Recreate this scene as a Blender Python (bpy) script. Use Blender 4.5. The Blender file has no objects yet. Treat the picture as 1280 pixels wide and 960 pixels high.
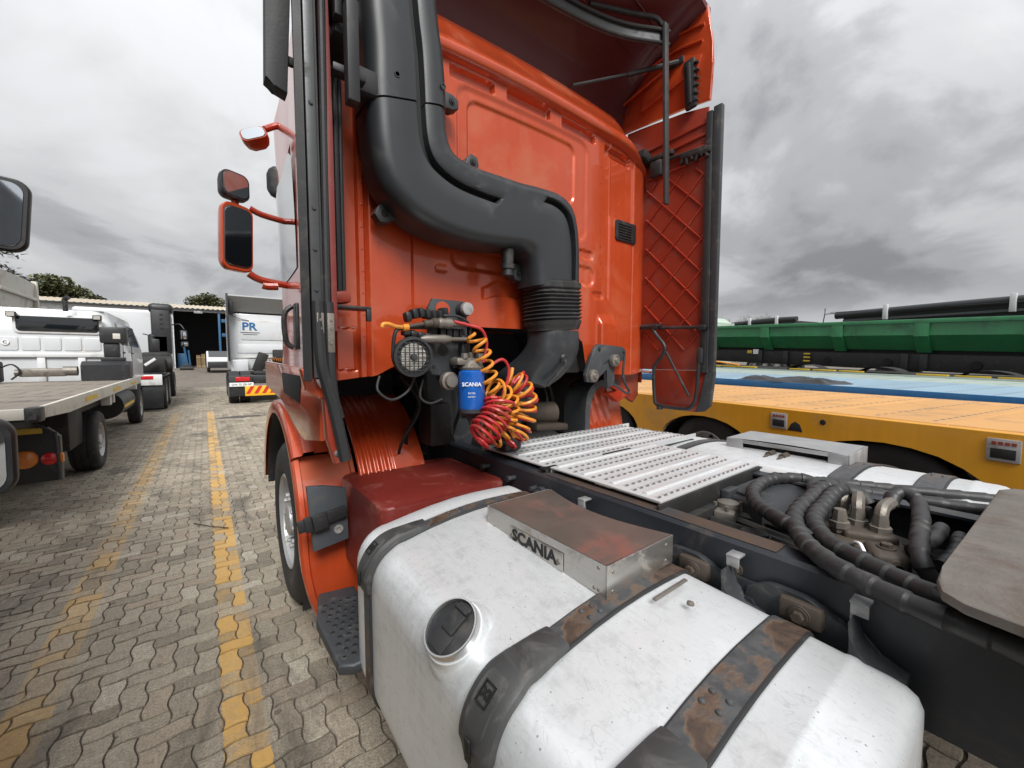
import bpy, bmesh, math, random
from mathutils import Vector, Matrix, Euler
PI = math.pi
R = math.radians
random.seed(7)
C = bpy.context.scene.collection
SC = bpy.context.scene

# ------------------------------------------------------------------ camera
F_PX, PITCH = 500.0, math.atan(32/500)
YAW = math.atan(385/500*math.cos(PITCH))
CAM_H = 1.6
cd = bpy.data.cameras.new('camera'); cd.sensor_fit = 'HORIZONTAL'; cd.sensor_width = 36.0
cd.lens = 36.0*F_PX/1280.0; cd.clip_start = 0.02; cd.clip_end = 2000
cam = bpy.data.objects.new('camera', cd); C.objects.link(cam)
cam.location = (0, 0, CAM_H); cam.rotation_euler = (PI/2-PITCH, 0, -YAW)
SC.camera = cam

# ------------------------------------------------------------------ sky, sun, exposure
SUN_EL, SUN_AZ = R(46), R(200)        # azimuth clockwise from +Y
w = bpy.data.worlds.new('World'); SC.world = w; w.use_nodes = True
nt = w.node_tree; N = nt.nodes; L = nt.links; N.clear()
def nd(tree, typ, **kw):
    n = tree.nodes.new(typ)
    for k, v in kw.items():
        if k == 'i':
            for a, b in v.items(): n.inputs[a].default_value = b
        else: setattr(n, k, v)
    return n
out = nd(nt, 'ShaderNodeOutputWorld'); mixs = nd(nt, 'ShaderNodeMixShader')
bg1 = nd(nt, 'ShaderNodeBackground', i={'Strength': 0.07}); bg2 = nd(nt, 'ShaderNodeBackground', i={'Strength': 1.0})
sky = nd(nt, 'ShaderNodeTexSky', sky_type='NISHITA', sun_disc=False, sun_elevation=SUN_EL, sun_rotation=SUN_AZ)
tc = nd(nt, 'ShaderNodeTexCoord'); sep = nd(nt, 'ShaderNodeSeparateXYZ'); L.new(tc.outputs['Generated'], sep.inputs[0])
def mth(tree, op, a, b=None, c=None, clamp=False):
    n = tree.nodes.new('ShaderNodeMath'); n.operation = op; n.use_clamp = clamp
    for i, v in enumerate((a, b, c)):
        if v is None: continue
        if isinstance(v, (int, float)): n.inputs[i].default_value = v
        else: tree.links.new(v, n.inputs[i])
    return n.outputs[0]
zz = mth(nt, 'MAXIMUM', sep.outputs[2], 0.0); den = mth(nt, 'ADD', zz, 0.40)
comb = nd(nt, 'ShaderNodeCombineXYZ')
L.new(mth(nt, 'DIVIDE', sep.outputs[0], den), comb.inputs[0]); L.new(mth(nt, 'DIVIDE', sep.outputs[1], den), comb.inputs[1])
def noise(tree, vec, scale, detail=6, rough=.55, dist=0.0, off=(0, 0, 0), sc=(1, 1, 1)):
    m = tree.nodes.new('ShaderNodeMapping'); m.inputs['Location'].default_value = off; m.inputs['Scale'].default_value = sc
    n = tree.nodes.new('ShaderNodeTexNoise'); n.inputs['Scale'].default_value = scale; n.inputs['Detail'].default_value = detail
    n.inputs['Roughness'].default_value = rough; n.inputs['Distortion'].default_value = dist
    tree.links.new(vec, m.inputs['Vector']); tree.links.new(m.outputs[0], n.inputs['Vector'])
    return n.outputs['Fac']
def ramp(tree, fac, stops, interp='EASE'):
    r = tree.nodes.new('ShaderNodeValToRGB'); r.color_ramp.interpolation = interp
    el = r.color_ramp.elements
    while len(el) < len(stops): el.new(.5)
    for e, (p, c) in zip(el, stops):
        e.position = p; e.color = (c, c, c, 1) if isinstance(c, (int, float)) else (*c, 1)
    tree.links.new(fac, r.inputs[0]); return r.outputs[0]
def mixc(tree, fac, a, b, mode='MIX'):
    n = tree.nodes.new('ShaderNodeMix'); n.data_type = 'RGBA'; n.blend_type = mode
    for s, v in ((n.inputs[0], fac), (n.inputs[6], a), (n.inputs[7], b)):
        if isinstance(v, (int, float)): s.default_value = v
        elif isinstance(v, tuple): s.default_value = (*v, 1) if len(v) == 3 else v
        else: tree.links.new(v, s)
    return n.outputs[2]
cloudA = noise(nt, comb.outputs[0], 0.85, 4, .5, .2, off=(3.1, 7.3, 0))
cloudB = noise(nt, comb.outputs[0], 2.6, 8, .54, .3, off=(1.2, .4, 2))
csum = mth(nt, 'ADD', mth(nt, 'MULTIPLY', cloudA, .56), mth(nt, 'MULTIPLY', cloudB, .44))
ccol = ramp(nt, csum, [(.385, (.108, .112, .119)), (.455, (.165, .169, .176)), (.515, (.232, .236, .242)), (.61, (.278, .282, .288))])
low = ramp(nt, zz, [(.0, .80), (.16, 0.0)])                # cloud evens out to a pale band at the horizon
ccol = mixc(nt, low, ccol, (.31, .315, .322))
lum = mth(nt, 'MULTIPLY_ADD', mth(nt, 'POWER', zz, 1.5), 1.25, .84)      # overcast sky: brighter towards the zenith
vs_ = nd(nt, 'ShaderNodeVectorMath', operation='SCALE'); L.new(ccol, vs_.inputs[0]); L.new(lum, vs_.inputs['Scale']); ccol = vs_.outputs[0]
L.new(ccol, bg2.inputs['Color'])
gap = ramp(nt, csum, [(.56, 1.0), (.80, .80)])
L.new(sky.outputs[0], bg1.inputs['Color']); L.new(gap, mixs.inputs[0]); L.new(bg1.outputs[0], mixs.inputs[1]); L.new(bg2.outputs[0], mixs.inputs[2])
L.new(mixs.outputs[0], out.inputs[0])
sl = bpy.data.lights.new('sun', 'SUN'); sl.energy = 1.5; sl.angle = R(24); sl.color = (1, .985, .96)
so = bpy.data.objects.new('sun', sl); C.objects.link(so); so.location = (-8, -10, 20)
sd = Vector((math.sin(SUN_AZ)*math.cos(SUN_EL), math.cos(SUN_AZ)*math.cos(SUN_EL), math.sin(SUN_EL)))
so.rotation_euler = sd.to_track_quat('Z', 'Y').to_euler()
SC.view_settings.view_transform = 'Standard'; SC.view_settings.look = 'None'
SC.view_settings.exposure = 1.40; SC.view_settings.gamma = 1.0; SC.view_settings.use_curve_mapping = False
SC.render.engine = 'CYCLES'; SC.cycles.max_bounces = 6

# ------------------------------------------------------------------ materials
M = {}
def mat(name, col, rough=.5, metal=0.0, coat=0.0, var=.12, vs=4.0, bump=0.0, bs=80.0, dirt=None, da=.5, ds=3.0, drough=.75, spots=None, sp_s=120.0, sp_t=.06, emis=None, spec=.5, vstretch=(1, 1, 1), rvar=.12, isl=0.0, streak=0.0):
    m = bpy.data.materials.new(name); m.use_nodes = True; t = m.node_tree; b = t.nodes['Principled BSDF']
    tcx = t.nodes.new('ShaderNodeTexCoord'); v = tcx.outputs['Object']
    n1 = noise(t, v, vs, 7, .6, .3, sc=vstretch)
    f = mth(t, 'MULTIPLY_ADD', n1, 2*var, 1-var)
    if streak:
        s1 = noise(t, v, 9, 6, .65, .2, off=(2, 1, 5), sc=(1, 1, .045)); s2 = noise(t, v, 1.1, 4, .6, .5)
        f = mth(t, 'MULTIPLY', f, mth(t, 'MULTIPLY_ADD', mth(t, 'MULTIPLY', s1, s2), 4*streak, 1-streak))
    if isl:
        geo = t.nodes.new('ShaderNodeNewGeometry'); oi = t.nodes.new('ShaderNodeObjectInfo')
        rnd = mth(t, 'FRACT', mth(t, 'ADD', geo.outputs['Random Per Island'], oi.outputs['Random']))
        f = mth(t, 'MULTIPLY', f, mth(t, 'MULTIPLY_ADD', rnd, 2*isl, 1-isl))
    c = mixc(t, 1.0, tuple(col), f, 'MULTIPLY') if False else None
    vm = t.nodes.new('ShaderNodeVectorMath'); vm.operation = 'SCALE'; vm.inputs[0].default_value = col; t.links.new(f, vm.inputs['Scale']); c = vm.outputs[0]
    r = mth(t, 'MULTIPLY_ADD', n1, 2*rvar, rough-rvar)
    if dirt is not None:
        n2 = noise(t, v, ds, 9, .68, .6, off=(4, 2, 9))
        dm = ramp(t, n2, [(.62-.32*da, 0.0), (.80-.22*da, 1.0)])
        c = mixc(t, dm, c, tuple(dirt)); r = mth(t, 'ADD', r, mth(t, 'MULTIPLY', dm, drough-rough))
        if metal: t.links.new(mth(t, 'MULTIPLY_ADD', dm, -metal, metal), b.inputs['Metallic'])
    elif metal: b.inputs['Metallic'].default_value = metal
    if spots is not None:
        vo = t.nodes.new('ShaderNodeTexVoronoi'); vo.inputs['Scale'].default_value = sp_s; t.links.new(v, vo.inputs['Vector'])
        n3 = noise(t, v, 6, 3, .5)
        sm = mth(t, 'LESS_THAN', vo.outputs['Distance'], mth(t, 'MULTIPLY', n3, sp_t*2))
        c = mixc(t, mth(t, 'MULTIPLY', sm, .7), c, tuple(spots))
    t.links.new(c, b.inputs['Base Color']); t.links.new(mth(t, 'MAXIMUM', r, .04), b.inputs['Roughness'])
    b.inputs['Specular IOR Level'].default_value = spec
    if coat: b.inputs['Coat Weight'].default_value = coat; b.inputs['Coat Roughness'].default_value = .06
    if bump:
        n4 = noise(t, v, bs, 4, .6)
        bp = t.nodes.new('ShaderNodeBump'); bp.inputs['Strength'].default_value = bump; bp.inputs['Distance'].default_value = .004
        t.links.new(n4, bp.inputs['Height']); t.links.new(bp.outputs[0], b.inputs['Normal'])
    if emis: b.inputs['Emission Color'].default_value = (*emis[:3], 1); b.inputs['Emission Strength'].default_value = emis[3]
    M[name] = m; return m
mat('orange_paint', (.50, .064, .016), .31, .22, .8, .10, 2.2, dirt=(.44, .095, .038), da=.36, ds=2.2, drough=.5, bump=.05, bs=160, spots=(.62, .20, .12), sp_s=26, sp_t=.06, streak=.20)
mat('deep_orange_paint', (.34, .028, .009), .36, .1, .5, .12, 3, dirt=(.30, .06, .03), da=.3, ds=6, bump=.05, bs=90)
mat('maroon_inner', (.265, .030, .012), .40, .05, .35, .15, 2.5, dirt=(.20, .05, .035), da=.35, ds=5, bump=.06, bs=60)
mat('deflector_inner_shaded', (.085, .008, .010), .55, 0, .12, .15, 3)  # inside paint, darkened further so the colour carries the shade under the deflector
mat('maroon_box', (.155, .017, .012), .52, 0, .1, .15, 3, dirt=(.22, .06, .045), da=.35, ds=7, bump=.1, bs=120, spots=(.32, .12, .1), sp_s=70, sp_t=.035)
mat('duct_plastic', (.027, .030, .033), .40, 0, 0, .14, 3, bump=.12, bs=380, dirt=(.075, .077, .077), da=.3, ds=2)
mat('black_plastic', (.018, .019, .021), .48, 0, 0, .2, 5, bump=.1, bs=200, dirt=(.06, .055, .05), da=.25, ds=9)
mat('black_rubber', (.020, .020, .021), .62, 0, 0, .2, 5, bump=.18, bs=120, dirt=(.075, .07, .062), da=.32, ds=7)
mat('strip_metal', (.085, .088, .09), .45, .5, 0, .2, 8, dirt=(.05, .05, .05), da=.4, ds=10, bump=.08)
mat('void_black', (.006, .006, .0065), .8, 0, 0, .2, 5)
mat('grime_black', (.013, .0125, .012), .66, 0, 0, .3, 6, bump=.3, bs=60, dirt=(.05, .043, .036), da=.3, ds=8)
mat('bracket_grey', (.036, .039, .043), .55, .1, 0, .15, 5, bump=.14, bs=90, dirt=(.10, .092, .082), da=.3, ds=12)
mat('frame_paint', (.020, .0235, .030), .45, 0, .08, .2, 3, bump=.1, bs=70, dirt=(.085, .072, .06), da=.26, ds=3.5, spots=(.12, .07, .04), sp_s=50, sp_t=.03)
mat('rusty_flange', (.075, .046, .03), .7, .1, 0, .35, 8, bump=.3, bs=150, dirt=(.035, .034, .036), da=.72, ds=4)
mat('alu_plate', (.62, .63, .64), .42, .3, 0, .08, 5, bump=.08, bs=160, dirt=(.42, .40, .37), da=.32, ds=9)
mat('slot_dark', (.15, .148, .145), .8)
mat('steel', (.50, .48, .45), .30, .85, 0, .14, 9, dirt=(.28, .24, .19), da=.30, ds=8, bump=.05, bs=300, vstretch=(1, 1, 6))
mat('steel_stained', (.175, .145, .125), .40, .5, 0, .3, 7, dirt=(.22, .075, .055), da=.42, ds=3.2, drough=.5, bump=.14, bs=150, spots=(.30, .2, .12), sp_s=26, sp_t=.03)
mat('bright_metal', (.62, .62, .61), .28, .9, 0, .1, 8)
mat('dirty_metal', (.21, .19, .165), .5, .55, 0, .3, 14, bump=.3, bs=110, dirt=(.09, .07, .05), da=.42, ds=15)
mat('valve_brown', (.075, .058, .044), .62, .2, 0, .3, 12, bump=.4, bs=90, dirt=(.05, .042, .036), da=.4, ds=14)
mat('hose_wrap', (.026, .026, .027), .5, 0, 0, .25, 8, bump=.2, bs=130, dirt=(.075, .072, .067), da=.28, ds=9)
mat('coil_red', (.45, .022, .024), .42, 0, .1, .2, 9, dirt=(.16, .028, .024), da=.42, ds=14)
mat('coil_yellow', (.70, .26, .025), .42, 0, .1, .18, 9, dirt=(.33, .14, .03), da=.42, ds=14)
mat('filter_blue', (.008, .10, .42), .28, 0, .4, .08, 9, dirt=(.03, .09, .22), da=.2, ds=14)
mat('print_white', (.8, .8, .8), .5)
mat('print_black', (.008, .008, .008), .6)
mat('plate_stained', (.175, .155, .136), .52, .3, 0, .42, 16, bump=.35, bs=110, dirt=(.105, .080, .062), da=.55, ds=6, drough=.7, spots=(.05, .045, .04), sp_s=40, sp_t=.06, vstretch=(1, .22, 1))
mat('tyre_rubber', (.017, .0168, .017), .72, 0, 0, .2, 9, bump=.25, bs=70, dirt=(.06, .054, .047), da=.32, ds=6)
mat('rim_steel', (.40, .40, .40), .4, .4, 0, .15, 9, dirt=(.2, .17, .14), da=.36, ds=8)
mat('rim_dark', (.05, .05, .052), .5, .3, 0, .2, 9, dirt=(.1, .085, .07), da=.4, ds=12)
mat('mirror_glass', (.62, .66, .70), .03, 1.0, 0, .02, 2, rvar=.0)
mat('dark_glass', (.010, .012, .014), .05, 0, .6, .05, 2, rvar=.01, spec=.6)
mat('white_paint', (.60, .615, .63), .35, 0, .4, .05, 1.6, dirt=(.52, .50, .46), da=.30, ds=2.2, drough=.5)
mat('white_plain', (.66, .67, .67), .5, 0, 0, .07, 2, dirt=(.48, .45, .40), da=.35, ds=3)
mat('pale_grey', (.34, .34, .33), .5, 0, 0, .12, 1.2)
mat('latch_grey', (.075, .084, .095), .5, .1, 0, .15, 6, bump=.1, bs=90, dirt=(.10, .095, .088), da=.3, ds=10)
mat('susp_grey', (.05, .054, .058), .52, .1, 0, .15, 6, bump=.12, bs=90, dirt=(.095, .09, .083), da=.3, ds=10)
mat('cover_rubber', (.046, .046, .046), .5, 0, 0, .2, 7, bump=.15, bs=160, dirt=(.095, .092, .086), da=.35, ds=8)
mat('dull_alu', (.38, .385, .39), .4, .5, 0, .12, 6, bump=.06, bs=200, dirt=(.26, .255, .245), da=.4, ds=9)
mat('offwhite', (.55, .53, .47), .55, 0, 0, .08, 2, dirt=(.36, .32, .26), da=.4, ds=1.5)
mat('deck_timber', (.23, .195, .160), .75, 0, 0, .25, 3, bump=.3, bs=50, dirt=(.08, .07, .06), da=.4, ds=2, vstretch=(6, .4, 1), isl=.16)
mat('amber', (.62, .20, .03), .25, 0, .5, .1, 10)
mat('lamp_red', (.55, .012, .015), .22, 0, .5, .1, 10)
mat('reflect_yellow', (.62, .42, .03), .4, 0, 0, .1, 20)
mat('chevron_red', (.55, .03, .025), .4, 0, 0, .1, 20)
mat('chevron_yellow', (.85, .45, .02), .4, 0, 0, .08, 20)
mat('lamp_glass', (.48, .46, .42), .22, .1, .4, .2, 40, dirt=(.2, .17, .13), da=.4, ds=30)
mat('trailer_yellow', (.62, .285, .012), .40, 0, .3, .10, 1.2, dirt=(.46, .23, .04), da=.3, ds=1.6, bump=.04, bs=40, streak=.18)
mat('deck_tan', (.58, .30, .095), .52, 0, .1, .12, 1.5, dirt=(.36, .21, .10), da=.40, ds=2.6, isl=.08, bump=.08, bs=60)
mat('deck_blue', (.25, .37, .46), .46, 0, .15, .1, 1.5, dirt=(.26, .37, .44), da=.45, ds=2.0, isl=.08)
mat('edge_blue', (.012, .12, .30), .42, 0, .3, .1, 2, dirt=(.08, .14, .2), da=.3, ds=3)
mat('deck_greygreen', (.30, .36, .32), .55, 0, 0, .12, 1.5, dirt=(.22, .24, .21), da=.4, ds=2.5, isl=.08)
mat('tipper_green', (.026, .185, .068), .38, 0, .35, .1, 1.2, dirt=(.03, .105, .05), da=.35, ds=1.8, bump=.05, bs=6, streak=.25)
mat('pale_green', (.42, .52, .43), .45, 0, .2, .06, 2)
mat('tarp_black', (.020, .021, .024), .42, 0, 0, .2, 2, bump=.4, bs=9)
mat('shed_roof', (.50, .44, .34), .6, .1, 0, .12, .6, dirt=(.36, .29, .20), da=.45, ds=.7)
mat('shed_wall', (.60, .62, .64), .55, 0, 0, .06, 1, dirt=(.44, .43, .41), da=.35, ds=1)
mat('shed_blue', (.025, .10, .20), .5, 0, 0, .15, 2)
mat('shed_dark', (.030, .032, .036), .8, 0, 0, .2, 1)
mat('pallet_wood', (.36, .25, .13), .75, 0, 0, .2, 6, isl=.2)
mat('bark', (.07, .052, .038), .9, 0, 0, .3, 8, bump=.5, bs=30)
mat('leaf_dark', (.035, .050, .030), .6, 0, 0, .3, 1.5, isl=.45)
mat('leaf_olive', (.095, .100, .042), .6, 0, 0, .3, 1.5, isl=.45)
mat('leaf_mid', (.042, .064, .022), .6, 0, 0, .3, 1.5, isl=.45)
mat('twig', (.13, .09, .065), .85, 0, 0, .2, 4, isl=.3)
mat('stain_oil', (.06, .055, .05), .4, 0, 0, .2, 5)

def strap_material():
    m = bpy.data.materials.new('strap_paint'); m.use_nodes = True; t = m.node_tree; b = t.nodes['Principled BSDF']
    v = t.nodes.new('ShaderNodeTexCoord').outputs['Object']
    n = noise(t, v, 3.6, 8, .55, .4, off=(.37, .2, 1.1)); n2 = noise(t, v, 34, 6, .6)
    nn = mth(t, 'ADD', n, mth(t, 'MULTIPLY_ADD', n2, .10, -.05)); rust = ramp(t, nn, [(.540, 0.), (.575, 1.)]); edge = ramp(t, nn, [(.530, 0.), (.552, 1.), (.570, 1.), (.600, 0.)])
    base = ramp(t, n2, [(.3, (.042, .044, .047)), (.7, (.075, .076, .078))])
    rc = ramp(t, n2, [(.3, (.040, .027, .020)), (.7, (.088, .056, .039))])
    c = mixc(t, rust, base, rc); c = mixc(t, mth(t, 'MULTIPLY', edge, .38), c, (.17, .105, .065))
    t.links.new(c, b.inputs['Base Color']); b.inputs['Roughness'].default_value = .58
    bp = t.nodes.new('ShaderNodeBump'); bp.inputs['Strength'].default_value = .35; bp.inputs['Distance'].default_value = .004
    t.links.new(mth(t, 'ADD', n2, mth(t, 'MULTIPLY', rust, -.8)), bp.inputs['Height']); t.links.new(bp.outputs[0], b.inputs['Normal'])
    M['strap_paint'] = m
strap_material()
def tank_material():
    m = bpy.data.materials.new('tank_metal'); m.use_nodes = True; t = m.node_tree; b = t.nodes['Principled BSDF']
    v = t.nodes.new('ShaderNodeTexCoord').outputs['Object']
    big = noise(t, v, 2.6, 6, .6, .5); mot = noise(t, v, 22, 9, .78, .6); streak = noise(t, v, 30, 5, .6, sc=(1, 1, .06)); brush = noise(t, v, 60, 4, .6, sc=(1, .05, 1)); fine = noise(t, v, 260, 3, .7)
    f = mth(t, 'ADD', mth(t, 'MULTIPLY', big, .35), mth(t, 'ADD', mth(t, 'MULTIPLY', mot, .40), mth(t, 'ADD', mth(t, 'MULTIPLY', streak, .22), mth(t, 'MULTIPLY', brush, .20))))
    c = ramp(t, f, [(.36, (.43, .44, .44)), (.49, (.585, .60, .605)), (.58, (.69, .71, .72)), (.74, (.75, .765, .775))], 'LINEAR')
    vo = t.nodes.new('ShaderNodeTexVoronoi'); vo.inputs['Scale'].default_value = 46; t.links.new(v, vo.inputs['Vector'])
    sm = mth(t, 'LESS_THAN', vo.outputs['Distance'], mth(t, 'MULTIPLY_ADD', mot, .42, -.135)); c = mixc(t, mth(t, 'MULTIPLY', sm, .65), c, (.17, .165, .16))
    scr = noise(t, v, 5, 2, .5, 2.5, off=(1, 7, 3), sc=(3, 1, 3)); sl_ = ramp(t, scr, [(.492, 0.), (.499, 1.), (.503, 1.), (.51, 0.)]); c = mixc(t, mth(t, 'MULTIPLY', sl_, mth(t, 'MULTIPLY', mot, .55)), c, (.34, .34, .34))
    t.links.new(c, b.inputs['Base Color']); b.inputs['Metallic'].default_value = .42
    t.links.new(mth(t, 'MULTIPLY_ADD', f, -.35, .60), b.inputs['Roughness'])
    bp = t.nodes.new('ShaderNodeBump'); bp.inputs['Strength'].default_value = .18; bp.inputs['Distance'].default_value = .004
    t.links.new(mth(t, 'ADD', mth(t, 'MULTIPLY', mot, .8), mth(t, 'MULTIPLY', fine, .3)), bp.inputs['Height']); t.links.new(bp.outputs[0], b.inputs['Normal'])
    M['tank_metal'] = m
tank_material()
LINE_A, LINE_B = (.002, .158), (-.775, -.605)   # x ranges of the two painted lines
def paver_material(name, pattern):
    m = bpy.data.materials.new(name); m.use_nodes = True; t = m.node_tree; b = t.nodes['Principled BSDF']
    geo = t.nodes.new('ShaderNodeNewGeometry'); oi = t.nodes.new('ShaderNodeObjectInfo'); pos = geo.outputs['Position']
    rnd = mth(t, 'FRACT', mth(t, 'ADD', geo.outputs['Random Per Island'], oi.outputs['Random']))
    rnd2 = mth(t, 'FRACT', mth(t, 'MULTIPLY', rnd, 17.37)); rnd3 = mth(t, 'FRACT', mth(t, 'MULTIPLY', rnd, 41.91))
    if pattern:
        br = t.nodes.new('ShaderNodeTexBrick'); br.inputs['Scale'].default_value = 4.46; br.offset = .5
        for k, c in (('Color1', (.22, .19, .15, 1)), ('Color2', (.17, .145, .118, 1)), ('Mortar', (.06, .05, .042, 1))): br.inputs[k].default_value = c
        br.inputs['Mortar Size'].default_value = .03; t.links.new(pos, br.inputs['Vector']); base = br.outputs['Color']
    else:
        base = ramp(t, rnd, [(0., (.200, .170, .128)), (.30, (.275, .238, .182)), (.62, (.325, .285, .220)), (.82, (.29, .235, .175)), (1., (.40, .362, .288))], 'LINEAR')
    big = noise(t, pos, .55, 5, .6, .4); fine = noise(t, pos, 105, 5, .85); mid = noise(t, pos, 26, 6, .7)
    f = mth(t, 'MULTIPLY', mth(t, 'MULTIPLY_ADD', big, .75, .60), mth(t, 'MULTIPLY', mth(t, 'MULTIPLY_ADD', fine, 3.2, -.60, True) if False else mth(t, 'MULTIPLY_ADD', fine, 3.2, -.60), mth(t, 'MULTIPLY_ADD', mid, .9, .55)))
    vm = t.nodes.new('ShaderNodeVectorMath'); vm.operation = 'SCALE'; t.links.new(base, vm.inputs[0]); t.links.new(f, vm.inputs['Scale']); c = vm.outputs[0]
    st = noise(t, pos, 1.3, 7, .68, .8, off=(7, 3, 0), sc=(1.3, .55, 1)); stm = ramp(t, st, [(.50, 0.), (.68, .62)]); c = mixc(t, stm, c, (.060, .052, .043))
    vo = t.nodes.new('ShaderNodeTexVoronoi'); vo.inputs['Scale'].default_value = 5.5; t.links.new(pos, vo.inputs['Vector']); dr = mth(t, 'LESS_THAN', vo.outputs['Distance'], mth(t, 'MULTIPLY_ADD', big, .45, -.17)); c = mixc(t, mth(t, 'MULTIPLY', dr, .5), c, (.035, .031, .027))
    sx = t.nodes.new('ShaderNodeSeparateXYZ'); t.links.new(pos, sx.inputs[0]); wob = mth(t, 'MULTIPLY_ADD', mid, .03, -.015); X = mth(t, 'ADD', sx.outputs[0], wob)
    wear = noise(t, pos, 5.5, 7, .7, .3, off=(2, 5, 0)); wear2 = noise(t, pos, 60, 4, .7)
    yfar = mth(t, 'LESS_THAN', sx.outputs[1], 15.0)
    def band(lo, hi): return mth(t, 'MULTIPLY', mth(t, 'GREATER_THAN', X, lo), mth(t, 'LESS_THAN', X, hi))
    keepA = ramp(t, mth(t, 'ADD', mth(t, 'MULTIPLY', wear, .55), mth(t, 'MULTIPLY_ADD', rnd2, .42, mth(t, 'MULTIPLY', wear2, .25))), [(.45, .12), (.76, .90)])
    keepB = ramp(t, mth(t, 'ADD', mth(t, 'MULTIPLY', wear, .55), mth(t, 'MULTIPLY_ADD', rnd3, .42, mth(t, 'MULTIPLY', wear2, .25))), [(.46, .10), (.84, .52)])
    pa = mth(t, 'MULTIPLY', mth(t, 'MULTIPLY', band(*LINE_A), yfar), keepA); pb = mth(t, 'MULTIPLY', mth(t, 'MULTIPLY', band(*LINE_B), yfar), keepB)
    pf = mth(t, 'MULTIPLY', mth(t, 'MAXIMUM', pa, pb), mth(t, 'MULTIPLY_ADD', mth(t, 'POWER', wear2, 1.0), .9, .45), None, True)
    c = mixc(t, pf, c, (.60, .345, .085))
    t.links.new(c, b.inputs['Base Color'])
    t.links.new(mth(t, 'MULTIPLY_ADD', mid, -.2, .88), b.inputs['Roughness'])
    bp = t.nodes.new('ShaderNodeBump'); bp.inputs['Strength'].default_value = .9; bp.inputs['Distance'].default_value = .004
    t.links.new(mth(t, 'ADD', fine, mth(t, 'MULTIPLY', mid, 1.5)), bp.inputs['Height']); t.links.new(bp.outputs[0], b.inputs['Normal'])
    M[name] = m
paver_material('paver_concrete', False); paver_material('far_paving', True)
mat('joint_sand', (.078, .063, .049), .95, 0, 0, .3, 9, bump=.6, bs=90)

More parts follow.
